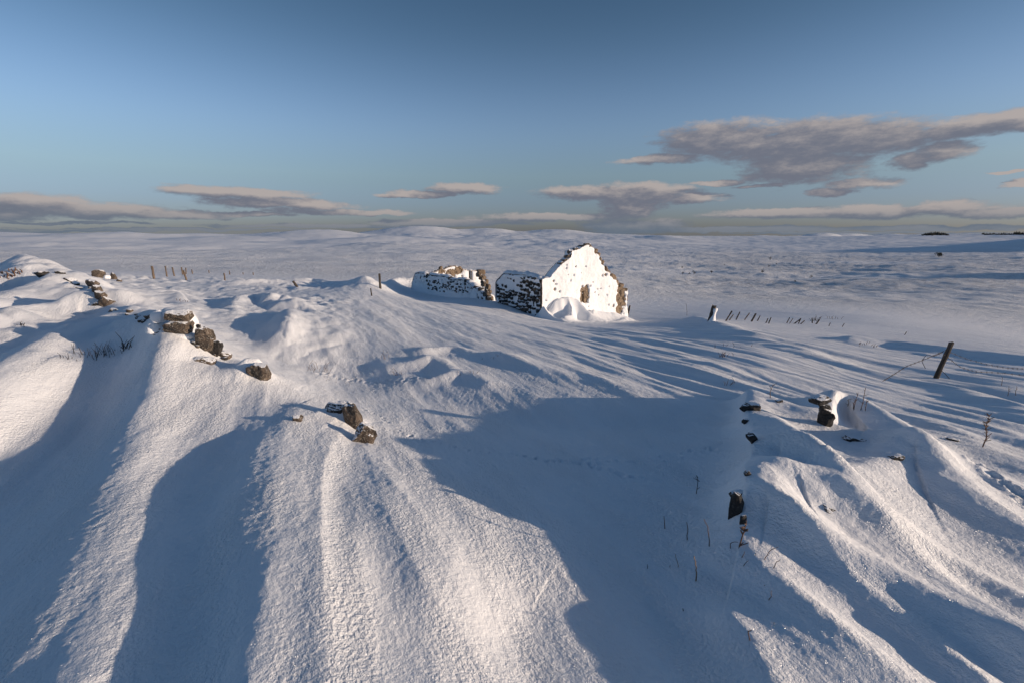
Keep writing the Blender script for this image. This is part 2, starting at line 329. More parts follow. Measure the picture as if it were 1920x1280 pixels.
# wind-packed ridges: list of points (u, v, height, reach towards image left, reach towards image right) in metres
RIDGES = [
 # foreground left, running from the buried wall to the camera
 [(560,770,.05,.3,.5),(510,840,.13,.35,.5),(472,930,.16,.32,.45),(468,1050,.13,.26,.35),(478,1160,.11,.22,.3),(470,1290,.09,.2,.3)],
 [(650,790,.03,.3,.10),(608,880,.07,.4,.10),(600,1000,.07,.3,.09),(604,1120,.05,.22,.09),(612,1290,.03,.15,.08)],
 [(690,840,.02,.15,.4),(735,960,.045,.16,.45),(800,1090,.05,.15,.4),(880,1200,.04,.13,.35),(940,1290,.04,.1,.3)],
 [(325,632,.20,.45,.5),(305,690,.24,.4,.45),(272,800,.20,.5,.4),(225,950,.13,.5,.35),(190,1100,.10,.4,.28),(165,1290,.08,.3,.2)],
 [(190,615,.10,.4,.5),(140,640,.34,.45,.6),(80,680,.36,.45,.6),(10,735,.34,.45,.6),(-80,830,.3,.5,.5)],
 [(225,580,.2,.5,.5),(150,590,.4,.5,.6),(80,612,.42,.5,.6),(0,645,.4,.5,.6),(-120,690,.4,.5,.5)],
 [(170,545,.3,.7,.8),(110,552,.5,.7,.8),(50,575,.5,.7,.8),(-20,600,.5,.7,.8),(-100,640,.4,.8,.8)],
 [(75,515,.5,.9,1.),(45,528,.6,.9,1.),(0,548,.6,.9,1.),(-60,570,.5,1.,1.)],
 # the buried wall itself
 [(690,800,.05,.3,.4),(650,790,.12,.4,.4),(600,780,.05,.5,.4)],
 [(520,708,.05,.4,.4),(480,700,.10,.45,.4),(430,680,.05,.6,.4),(370,655,.16,.6,.4),(330,625,.30,.5,.35),(290,607,.26,.6,.4),(225,585,.10,.7,.5),(190,565,.22,.8,.6),(160,545,.15,.9,.8),(110,530,.2,1.,1.),(60,518,.3,1.2,1.2),(0,515,.2,1.2,1.2)],
 [(662,798,.20,.10,.12),(640,792,.17,.12,.14),(612,790,.08,.2,.2),(580,795,.02,.2,.2)],
 [(486,705,.20,.14,.14),(465,704,.18,.16,.16),(435,708,.08,.25,.25)],
 # trough by the right-hand wall: the wall bank
 [(1400,765,.22,.16,.5),(1400,800,.25,.16,.6),(1412,845,.24,.16,.6),(1410,890,.26,.15,.6),(1392,945,.30,.14,.6),(1396,990,.26,.14,.5),(1385,1040,.08,.15,.4)],
 [(1400,762,.10,.3,.5),(1470,780,.16,.3,.4),(1560,815,.16,.35,.3),(1640,838,.16,.35,.3),(1700,862,.14,.35,.3)],
 [(1400,950,.08,.3,.3),(1470,930,.16,.3,.22),(1545,955,.20,.3,.2),(1620,1000,.19,.3,.2),(1700,1062,.18,.3,.22),(1800,1140,.16,.3,.25),(1930,1240,.16,.3,.3)],
 [(1410,880,.06,.2,.25),(1470,880,.21,.2,.2),(1560,930,.22,.2,.2),(1660,1000,.16,.22,.25),(1780,1070,.12,.25,.25),(1930,1150,.12,.25,.25)],
 [(1455,812,.06,.2,.15),(1480,850,.18,.22,.12),(1520,890,.18,.26,.12),(1590,940,.08,.3,.2),(1680,985,.07,.25,.25)],
 [(1560,905,.05,.4,.2),(1640,885,.12,.4,.25),(1700,868,.24,.4,.3),(1770,915,.22,.4,.3),(1850,970,.2,.4,.3),(1940,1030,.18,.4,.3)],
 [(1552,800,.20,.10,.3),(1560,780,.40,.12,.4),(1605,788,.36,.3,.35),(1680,825,.24,.5,.35),(1760,872,.18,.5,.3),(1850,910,.16,.4,.3),(1940,950,.14,.4,.3)],
 [(1280,1000,.03,.2,.2),(1330,1015,.08,.2,.2),(1400,1055,.10,.25,.2),(1480,1120,.10,.25,.25),(1580,1200,.09,.25,.25),(1700,1300,.08,.25,.25)],
 [(1395,985,.05,.15,.2),(1440,985,.12,.2,.2),(1530,1030,.15,.2,.2),(1640,1095,.16,.2,.2),(1770,1175,.15,.2,.22),(1930,1270,.13,.2,.25)],
 [(1480,1010,.03,.1,.1),(1600,1110,.08,.14,.14),(1720,1200,.08,.14,.14),(1830,1290,.08,.14,.14)],
 [(1365,1172,.07,.15,.15),(1400,1220,.08,.2,.15),(1450,1300,.07,.2,.15)],
 [(1640,770,.05,.4,.4),(1750,800,.12,.5,.4),(1850,850,.10,.5,.4),(1950,890,.1,.5,.4)],
 # hollows
 [(235,640,-.10,.4,.4),(205,690,-.16,.5,.45),(150,780,-.18,.5,.5),(70,880,-.14,.5,.5),(0,960,-.10,.5,.5)],
 [(160,690,-.05,.3,.3),(100,745,-.13,.3,.3),(0,830,-.13,.35,.3),(-80,900,-.1,.4,.4)],
 [(250,606,-.15,.5,.4),(190,625,-.18,.5,.4),(120,680,-.12,.4,.3)],
 [(180,568,-.2,.6,.5),(130,575,-.25,.6,.5),(60,600,-.22,.6,.5)],
 [(990,1140,-.05,.25,.3),(950,1200,-.07,.25,.3),(975,1290,-.06,.25,.3)],
 [(800,738,-.06,.5,.6),(900,760,-.12,.6,.7),(1050,785,-.14,.7,.8),(1250,790,-.10,.7,.7)],
 # middle distance, left and centre
 [(545,592,.20,.5,.5),(541,622,.24,.5,.30),(536,648,.16,.4,.25),(548,672,.05,.4,.3)],
 [(430,600,.12,.5,.5),(450,572,.32,.6,.5),(490,566,.30,.5,.5),(530,580,.18,.5,.5)],
 [(350,590,.15,.6,.6),(340,565,.4,.7,.8),(370,575,.2,.6,.8)],
 [(505,573,.12,.4,.5),(535,566,.26,.4,.5),(560,580,.12,.4,.5)],
 [(260,560,.15,.9,.7),(300,555,.3,.9,.7),(350,552,.2,.9,.7)],
 [(230,572,.15,.6,.7),(260,580,.2,.6,.7),(310,592,.15,.6,.6)],
 [(800,660,.10,.3,.3),(850,656,.13,.25,.3),(900,668,.10,.25,.3),(940,672,.14,.25,.3),(1010,692,.09,.3,.4),(1120,718,.05,.3,.4)],
 [(720,690,.05,.4,.4),(770,684,.10,.25,.3),(815,676,.12,.22,.3),(850,694,.08,.25,.3)],
 [(760,708,.07,.3,.3),(800,715,.08,.25,.3),(868,702,.11,.22,.3),(915,720,.08,.25,.3)],
 [(1300,602,.3,1.,.9),(1340,612,.25,1.,.8),(1420,640,.2,.9,.8),(1520,665,.2,.8,.8)],
 [(1600,642,.3,.7,.8),(1680,650,.3,.7,.8),(1760,662,.35,.7,.8),(1850,672,.3,.7,.8),(1960,690,.3,.7,.8)],
 [(1480,660,.1,.5,.5),(1600,690,.16,.5,.5),(1750,725,.18,.5,.5),(1950,790,.15,.5,.5)],
 [(1340,690,.08,.4,.5),(1450,705,.12,.4,.5),(1600,740,.14,.4,.5),(1800,785,.14,.4,.5),(1950,830,.12,.4,.5)],
 # bank against the byre and low wall running left from it
 [(690,538,.5,1.2,1.2),(740,535,.9,1.2,1.2),(775,533,1.0,1.2,1.2)],
 [(545,533,.4,1.2,1.2),(590,532,.5,1.2,1.2),(640,538,.4,1.2,1.2),(690,540,.3,1.2,1.2)],
 [(430,535,.2,1.,1.),(480,533,.4,1.,1.),(545,535,.3,1.,1.)],
]
DENTS = []                                          # footprints (u, v, radius m, depth m)
_tr = random.Random(11)
def track(pts, n, rad, dep):
    for k in range(n):
        f = k/(n-1)*(len(pts)-1); i = min(int(f), len(pts)-2); g = f-i
        u = pts[i][0]+(pts[i+1][0]-pts[i][0])*g; v = pts[i][1]+(pts[i+1][1]-pts[i][1])*g
        DENTS.append((u+_tr.uniform(-6, 6), v+_tr.uniform(-2.5, 2.5), rad*_tr.uniform(.7, 1.2), dep*_tr.uniform(.3, .9)))
track([(560,732),(640,752),(700,775),(745,805),(780,822),(850,836),(950,850),(1030,862),(1120,868)], 46, .035, .022)
track([(1030,862),(1100,860),(1180,865),(1260,864),(1330,845),(1380,815)], 24, .035, .016)
track([(1100,870),(1160,888),(1230,902)], 10, .035, .02)
track([(1790,872),(1840,905),(1880,930),(1920,960)], 26, .05, .05)
track([(1200,860),(1330,838),(1390,812)], 14, .03, .018)
track([(600,700),(660,712),(740,716),(820,712)], 26, .05, .035)
_RW = []
def _prep():
    for rg in RIDGES:
        pts = []; prm = []
        for (u, v, h, wl, wr) in rg:
            p = hit(u, v, base)
            if p is None: continue
            pts.append((p[0], p[1])); prm.append((h, wl, wr))
        pts = np.array(pts); prm = np.array(prm)
        # refine with Catmull-Rom
        n = len(pts); P = np.vstack([2*pts[0]-pts[1], pts, 2*pts[-1]-pts[-2]]); Q = []; M = []
        for i in range(n-1):
            for k in range(4):
                t = k/4; p0, p1, p2, p3 = P[i:i+4]
                Q.append(.5*((2*p1)+(-p0+p2)*t+(2*p0-5*p1+4*p2-p3)*t*t+(-p0+3*p1-3*p2+p3)*t**3)); M.append(prm[i]*(1-t)+prm[i+1]*t)
        Q.append(pts[-1]); M.append(prm[-1]); Q = np.array(Q); M = np.array(M)
        # which side of the line is image right: compare azimuths
        mid = len(Q)//2; a, b = Q[max(mid-1, 0)], Q[min(mid+1, len(Q)-1)]
        dx, dy = b-a; rgt = np.array([dy, -dx])      # right of the direction of travel
        view = Q[mid]/np.hypot(*Q[mid]); ir = np.array([view[1], -view[0]])
        sgn = 1.0 if np.dot(rgt, ir) > 0 else -1.0
        _RW.append((Q, M, sgn))
_prep()
_DW = [(hit(u, v, base)[:2], r, d) for (u, v, r, d) in DENTS]
WA = R(-25)                                         # wind axis
def features(x, y):
    z = np.zeros_like(x)
    wig = fbm(x*1.3, y*1.3, 3, 40)*0.10
    for Q, M, sgn in _RW:
        rad = M[:, 1:].max()*2.3
        m = (x > Q[:, 0].min()-rad) & (x < Q[:, 0].max()+rad) & (y > Q[:, 1].min()-rad) & (y < Q[:, 1].max()+rad)
        if not m.any(): continue
        xx, yy = x[m], y[m]; d, s, par = seg_dist(xx, yy, Q)
        pi = np.arange(len(M)); h = np.interp(par, pi, M[:, 0]); wl = np.interp(par, pi, M[:, 1]); wr = np.interp(par, pi, M[:, 2])
        s = s*sgn; sm = .5+.5*np.tanh(s*d/(.15*np.minimum(wl, wr)))
        w = wl*(1-sm)+wr*sm; w = w*(1+wig[m])
        q = np.sqrt((d/w)**2+.018)-.134
        z[m] += h*np.exp(-q**1.45*1.15)
    return z
def dents(x, y):
    z = np.zeros_like(x)
    for (c, r, dp) in _DW:
        m = (abs(x-c[0]) < 3*r) & (abs(y-c[1]) < 3*r)
        if m.any():
            q = ((x[m]-c[0])**2+(y[m]-c[1])**2)/r**2
            z[m] += dp*(-np.exp(-q*1.2)+.35*np.exp(-(np.sqrt(q)-1.5)**2*4))
    return z
_DOMES = []
for (u, v, y, wx, wy, rt) in [(60,446,1500,420,300,.3),(230,436,2100,520,320,.25),(-60,436,2300,600,400,0),(430,444,2000,300,400,.4),(590,431,2500,260,500,.5),(700,446,1700,380,260,.3),(785,424,2900,330,420,.2),(900,428,3000,300,400,0),(1040,431,3000,320,400,-.2),(960,446,1900,360,260,.2),(1240,443,2300,170,300,.3),(1150,452,1700,300,200,.3),(400,456,1200,380,200,.35),(140,458,1000,300,160,.3)]:
    q_ = ray(u, v); _DOMES.append((q_[0]/q_[1]*y, y, q_[2]/q_[1]*y, wx, wy, rt))
def terrain(x, y, detail=True):
    x = np.asarray(x, float); y = np.asarray(y, float); sh = x.shape; x = np.atleast_1d(x).ravel(); y = np.atleast_1d(y).ravel()
    r = np.hypot(x, y); z = base(x, y)+features(x, y)
    al = x*math.sin(WA)+y*math.cos(WA); ac = x*math.cos(WA)-y*math.sin(WA)
    fn = np.clip(r/4, .25, 1)
    az = np.arctan2(x, y)
    right = sstep(-.02, .30, az)*sstep(6.5, 9, r)
    mid = sstep(6.5, 10, r)*(1-sstep(45, 75, r))
    near = 1-sstep(16, 26, r); z += mid*(.018+.068*right*near)*fbm(al/5.5, ac/.75, 3, 3)
    z += mid*(.045+.08*right*near)*fbm(al/14, ac/2.6, 2, 21)
    left = sstep(-.30, -.42, az+.0*r)*sstep(9, 13, r)*(1-sstep(45, 75, r))
    cen = sstep(-.45, -.30, az)*sstep(.15, .0, az)*sstep(8, 10, r)*(1-sstep(45, 75, r)); z -= cen*.05*fbm(al/5, ac/1.6, 2, 31)
    ln = fbm(al/2.2, ac/1.3, 3, 33); z += left*.14*np.abs(ln)*(0.4+np.clip(fbm(x/6, y/6, 2, 35)+.3, 0, 1))
    z += .010*fn*fbm(al/1.3, ac/.35, 3, 5)*(1-.6*sstep(20, 60, r))
    m = r < 12
    if m.any():                                     # wind flutes on the banks either side of the hollow
        a_, c_, r_ = al[m], ac[m], r[m]; ar = az[m]
        msk = np.clip(sstep(.24, .40, ar+.05*(r_-3)*0)+sstep(.10, -.02, ar), 0, 1)*(1-sstep(5.5, 9, r_))
        wv = pn(a_/3.2, c_/.42+.25*pn(a_/1.7, c_/1.7, 15), 14); w2 = pn(a_/2.0, c_/.2, 16)
        amp = np.where(ar > .1, .030, .016); z[m] += msk*amp*((np.sqrt(wv*wv+.01)*-1.6+.35)+.25*w2)
    if detail:
        m = r < 12
        if m.any(): z[m] += .0035*fn[m]*fbm(al[m]/.075, ac[m]/.06, 3, 9)
    far = sstep(60, 160, r)
    z += far*1.5*fbm(x/55, y/55, 4, 50)*(0.5+0.5*sstep(100, 400, r))
    fr2 = sstep(500, 1400, r)*(1-sstep(2300, 2800, r)); z += fr2*(14-10*sstep(.15, .3, az))*fbm(x/650, y/650, 4, 60)+fr2*6*(1-sstep(.1, .3, az))*fbm(x/240, y/420, 3, 63)
    m = r > 500
    if m.any():
        xm, ym, zm = x[m], y[m], z[m]
        for (cx, cy, top, wx, wy, rt) in _DOMES:
            dx, dy = xm-cx, ym-cy; c, sn = math.cos(rt), math.sin(rt); q = ((dx*c+dy*sn)/(wx*(1.3 if cx < 450 else 1.0)))**2+((-dx*sn+dy*c)/wy)**2
            hh = -60+(top+60)*np.exp(-q*.9)+5*fbm(xm/260, ym/260, 4, int(cx) % 50); dlt = hh-zm
            zm = zm+np.where(dlt > -8, (np.sqrt(dlt*dlt+64)+dlt)/2, 0)*sstep(-8, -4, dlt)
        z[m] = zm
    z += sstep(70, 140, r)*(1-sstep(900, 1500, r))*(.12+.16*sstep(.1, .3, az))*fbm(x/6, y/10, 2, 62)
    z += sstep(2300, 2800, r)*2.0*fbm(x/300, y/300, 3, 61)
    # unseen hills added off to the right to cast shadow across the moor
    z += 84*np.exp(-(((x-1260)/260)**2+((y-640)/330)**2))
    z += 31*np.exp(-(((x-400)/90)**2+((y-150)/48)**2))*(1+.25*fbm(x/30, y/30, 3, 64))
    if detail: z += dents(x, y)
    return z.reshape(sh)
def tz(x, y): return float(terrain(np.array([x]), np.array([y]), False)[0])
def at(u, v):
    q = hit(u, v, lambda a, b: terrain(a, b, False), 1.0, 4000, 600)
    if q is None: d = ray(u, v); q = d*(1500/d[1]); q[2] = tz(q[0], q[1])
    return Vector(q)

# ------------------------------------------------------------------ object helpers
def tag(o, label=None, cat=None, group=None, kind=None):
    if label: o['label'] = label
    if cat: o['category'] = cat
    if group: o['group'] = group
    if kind: o['kind'] = kind
    return o
def mesh_obj(name, verts, faces, m, parent=None, smooth=True, loc=None):
    me = bpy.data.meshes.new(name); me.from_pydata([tuple(v) for v in verts], [], [tuple(f) for f in faces])
    if smooth: me.polygons.foreach_set('use_smooth', [True]*len(me.polygons))
    me.materials.append(m); me.update(); o = bpy.data.objects.new(name, me); COL.objects.link(o)
    if parent: o.parent = parent
    if loc is not None: o.location = loc
    return o
def empty(name, loc, label, cat, group=None):
    o = bpy.data.objects.new(name, None); COL.objects.link(o); o.location = loc; o.empty_display_size = .2
    return tag(o, label, cat, group)
def grid_mesh(name, X, Y, Z, m, parent=None, keep=None):
    nr, nc = X.shape; idx = np.arange(nr*nc).reshape(nr, nc)
    q = np.stack([idx[:-1, :-1], idx[:-1, 1:], idx[1:, 1:], idx[1:, :-1]], -1).reshape(-1, 4)
    if keep is not None:
        k = (keep[:-1, :-1] & keep[:-1, 1:] & keep[1:, 1:] & keep[1:, :-1]).ravel(); q = q[k]
    co = np.stack([X, Y, Z], -1).reshape(-1, 3)
    used = np.unique(q); remap = np.zeros(nr*nc, np.int64); remap[used] = np.arange(len(used)); co = co[used]; q = remap[q]
    me = bpy.data.meshes.new(name); me.vertices.add(len(co)); me.vertices.foreach_set('co', co.ravel())
    me.loops.add(q.size); me.loops.foreach_set('vertex_index', q.ravel().astype(np.int32))
    me.polygons.add(len(q)); me.polygons.foreach_set('loop_start', np.arange(0, q.size, 4, dtype=np.int32))
    me.polygons.foreach_set('use_smooth', np.ones(len(q), bool))
    me.materials.append(m); me.update(calc_edges=True); me.validate()
    o = bpy.data.objects.new(name, me); COL.objects.link(o)
    if parent: o.parent = parent
    return o

# ------------------------------------------------------------------ the snowy ground
def build_ground():
    az = np.concatenate([np.linspace(-180, -62, 50)[:-1], np.linspace(-62, -52, 24)[:-1], np.linspace(-52, 52, 860), np.linspace(52, 62, 60)[1:], np.linspace(62, 180, 60)[1:]])
    az = np.radians(az)
    r = np.concatenate([np.exp(np.linspace(math.log(.05), math.log(1.2), 14))[:-1], np.exp(np.linspace(math.log(1.2), math.log(15), 520)),
                        np.exp(np.linspace(math.log(15), math.log(60), 220))[1:], np.exp(np.linspace(math.log(60), math.log(6500), 330))[1:], [9000, 14000, 24000, 40000]])
    A, Rr = np.meshgrid(az, r); X = Rr*np.sin(A); Y = Rr*np.cos(A)
    rc = np.minimum(Rr, 6500); Xc = rc*np.sin(A); Yc = rc*np.cos(A)
    Z = terrain(Xc, Yc); Z = np.where(Rr > 6500, np.minimum(Z, -110-(Rr-6500)*.04), Z)
    close = sstep(.7, 1.3, Rr); Z = Z*close+(-1.75)*(1-close)   # under the camera's feet
    g = grid_mesh('snow_ground', X, Y, Z, SNOW); tag(g, kind='structure')
    return g
build_ground()

# ------------------------------------------------------------------ distant hills
def far_hills():
    hl = [(1385,443,60,9,7900),(1440,441,60,12,8400),(1500,442,55,14,8800),(1545,438,60,14,9000),(1600,438,70,16,9200),(1680,439,90,12,9600),(1300,445,80,8,9000),(1470,445,160,8,8000)]
    u = np.linspace(1180, 1800, 260); dd = np.linspace(7000, 11500, 90); U, D = np.meshgrid(u, dd)
    X = np.zeros_like(U); Z = np.zeros_like(U)-190
    k = (U-960)/FPX/math.cos(PITCH)*.94; X = k*D
    for (hu, hv, hw, hh, hd) in hl:
        e = ray(hu, hv); zt = e[2]/e[1]*hd; 
        Z = np.maximum(Z, -190+(zt+190)*np.exp(-(np.abs(U-hu)/hw)**2.0*.7-((D-hd)/700)**2))
    Z = Z+14*fbm(X/700, D/700, 4, 77)
    o = grid_mesh('distant_hills', X, D, Z, SNOW); tag(o, kind='structure')
far_hills()

# ------------------------------------------------------------------ stones
def ico(sub=3):
    import bmesh
    bm = bmesh.new(); bmesh.ops.create_icosphere(bm, subdivisions=sub, radius=1)
    v = np.array([a.co[:] for a in bm.verts]); f = [[q.index for q in a.verts] for a in bm.faces]; bm.free(); return v, f
ICO3 = ico(3); ICO4 = ico(4); ICO2 = ico(2)
def n3(v, s, seed): return pn(v[:, 0]*s+v[:, 2]*s*.7, v[:, 1]*s-v[:, 2]*s*.6, seed)+pn(v[:, 2]*s+3, v[:, 0]*s*.5+v[:, 1]*s*.8, seed+5)
def rock_verts(dim, seed, src=ICO3, rough=.10, boxy=True):
    v, f = src; rs = np.random.RandomState(seed); v = v.copy()
    if boxy:
        p = 5.0; nrm = (np.abs(v)**p).sum(1)**(1/p); v = v/nrm[:, None]
    for _ in range(7):                             # knock flat facets off
        d = rs.normal(size=3); d /= np.linalg.norm(d); c = rs.uniform(.72, 1.05)
        s = v@d; over = np.clip(s-c, 0, None); v = v-over[:, None]*d
    v = v*(1+rough*.6*n3(v, 1.6, seed)[:, None]+rough*.35*n3(v, 5, seed+2)[:, None])
    return v*(np.array(dim)/2), f
def stone(name, loc, dim, rot, seed, m, parent=None, src=ICO3, rough=.12):
    v, f = rock_verts(dim, seed, src, rough)
    o = mesh_obj(name, v, f, m, None, smooth=False); 
    o.location = loc; o.rotation_euler = rot
    if parent: o.parent = parent; o.location = Vector(loc)-parent.location
    return o
def px2m(y): return y/FPX

def blob_cap(name, loc, dim, seed, parent, m=None):
    v, f = ICO4; v = v.copy(); v[:, 2] = np.where(v[:, 2] < 0, v[:, 2]*.55, v[:, 2])
    v = v*(1+.10*n3(v, 1.3, seed)[:, None]); v = v*(np.array(dim)/2)
    o = mesh_obj(name, v, f, m or WSNOW); o.parent = parent; o.location = Vector(loc)-parent.location; return o

def stone_at(u, v, w, h, seed, m, parent, tilt=0.0, sink=.35, dep=None, tall=False, yaw=None, dist=None, rough=.14):
    """u,v = photo point at the stone's visible middle; w,h = its visible size in photo pixels"""
    p = at(u, v+h*.5)
    y = p.y if dist is None else dist; s = y/FPX*1.03
    if dist is not None: d = ray(u, v+h*.5); p = Vector(d*(dist/d[1]))
    H = max(h*1.12, 3) if sink < .2 else max(h*1.4, w*.6)
    dim = (w*s, (dep or w*.75)*s, H*s)
    loc = Vector((p.x, p.y+dim[1]*.25, p.z+(h-H*.5)*s))
    rs = random.Random(seed)
    return stone('stone', loc, dim, (rs.uniform(-.12, .12), tilt, rs.uniform(-.4, .4) if yaw is None else yaw), seed, m, parent, ICO4 if w > 25 else ICO3, rough)

# left buried dyke
dy = at(330, 618)
left_wall = empty('drystone_wall', dy, 'brown drystone wall almost buried in drifts on the left, its lichened stones poking out', 'wall')
LS = [(661,775,36,44,1,ROCK,0),(682,813,42,30,2,ROCK,.5),(626,761,42,10,3,ROCKD,.05),(557,783,20,11,4,ROCK,.1),
      (484,692,40,28,5,ROCK,.2),(378,674,36,8,6,ROCK,.05),(384,636,30,40,7,ROCK,.1),(402,652,22,26,8,ROCKD,.3),(418,664,24,9,9,ROCK,.4),
      (330,592,42,20,10,ROCK,.06),(332,612,48,20,11,ROCK,0.),(372,612,8,8,32,ROCKD,.0),(296,627,14,9,12,ROCKD,-.3),
      (277,593,20,8,14,ROCK,-.2),(268,602,10,6,15,ROCKD,0),(241,583,11,6,16,ROCK,.2),(210,581,16,6,17,ROCK,.1),
      (172,531,22,12,18,ROCK,.2),(181,543,16,14,19,ROCK,.4),(188,553,20,14,20,ROCK,.4),(196,565,22,16,21,ROCK,.5),(180,569,18,6,22,ROCKD,.4),
      (74,512,24,5,23,ROCKD,0),(128,524,18,4,24,ROCKD,.3),(137,530,16,4,25,ROCKD,.3),(142,538,24,3,26,ROCKD,.1),(110,511,14,4,31,ROCKD,.2)]
_r = random.Random(17)
_cr = [(430,668),(395,662),(360,640),(316,622),(288,604),(255,590),(225,584),(200,570),(184,548),(168,535),(140,530),(100,520)]
for k in range(16):
    i_ = _r.randrange(len(_cr)-1); t_ = _r.random(); sz = _r.uniform(5, 11)*(1 if i_ < 5 else .7)
    LS.append((_cr[i_][0]*(1-t_)+_cr[i_+1][0]*t_+_r.uniform(-6, 6), _cr[i_][1]*(1-t_)+_cr[i_+1][1]*t_+_r.uniform(0, 6), sz, sz*_r.uniform(.35, .6), 60+k, _r.choice([ROCK, ROCKD]), _r.uniform(-.3, .5)))
DL = at(334, 626).y
for (u, v, w, h, sd_, m_, t_) in LS: stone_at(u, v, w, h, 100+sd_, m_, left_wall, tilt=t_, dist=DL if sd_ in (10, 11, 32, 12) else None, sink=.1 if sd_ == 10 else .35, yaw=.1 if sd_ in (10, 11) else None)
# two stones of the same dyke at its far bend
fw = at(185, 522)
far_wall = empty('drystone_wall', fw, 'far stub of dyke with two dark stones and white snow hoods at the left skyline edge', 'wall')
for (u, v, w, h, sd_) in [(182,513,18,13,27),(211,518,12,12,28),(222,526,8,4,29)]: stone_at(u, v, w, h, 100+sd_, ROCK, far_wall, tilt=.3)
p = at(202, 526); blob_cap('snow_cap', p+Vector((0, 0, .15)), (.35, .35, .35), 4, far_wall)
# snow lying on the left wall's stones
def cap_at(u, v, w, h, d, seed, par, lift=0.0, dist=None):
    p = at(u, v); s = p.y/FPX; return blob_cap('snow_cap', p+Vector((0, 0, lift)), (w*s, d*s, h*s), seed, par)
def cap_px(u, v, w, h, d, dist, seed, par):
    q = ray(u, v); p = Vector(q*(dist/q[1])); s = dist/FPX; return blob_cap('snow_cap', p, (w*s, d*s, h*s), seed, par)
cap_px(333, 590, 54, 26, 36, DL+.22, 5, left_wall)
cap_px(298, 597, 26, 32, 30, DL+.14, 6, left_wall)
cap_px(292, 618, 30, 30, 40, DL+.14, 15, left_wall)
cap_px(357, 608, 22, 42, 40, DL+.24, 7, left_wall)
cap_px(330, 632, 76, 26, 50, DL+.10, 16, left_wall)

# right-hand wall, seen on its shaded side
rw = at(1395, 900)
right_wall = empty('drystone_wall', rw, 'drifted-over wall on the right, dark stones showing on its shaded left face', 'wall')
for (u, v, w, h, sd_, t_) in [(1380,940,26,50,40,.1),(1394,972,12,20,41,0),(1402,886,12,9,42,-.5),(1412,818,16,22,43,-.7),(1398,788,14,10,44,0),(1408,761,34,14,45,.1),
                              (1562,956,36,4,46,.5),(1386,925,30,12,39,0.)]:
    stone_at(u, v, w, h, 200+sd_, ROCKD, right_wall, tilt=t_)
ew = at(1545, 785)
inner_wall = empty('drystone_wall', ew, 'broken wall end with a dark top stone behind the right-hand wall, snow bank falling away right', 'wall')
for (u, v, w, h, sd_, t_) in [(1541,749,36,16,50,.1),(1547,761,20,10,51,0),(1549,784,26,28,52,0),(1550,768,24,14,53,0),(1610,821,50,6,54,.2),(1682,856,30,6,55,-.1),(1462,751,12,5,56,-.2),(1790,824,20,4,57,0.)]:
    stone_at(u, v, w, h, 200+sd_, ROCKD, inner_wall, tilt=t_, dist=at(1546, 797).y if sd_ in (50, 51, 52, 53) else None, sink=.1 if sd_ in (50, 51, 53) else .35)

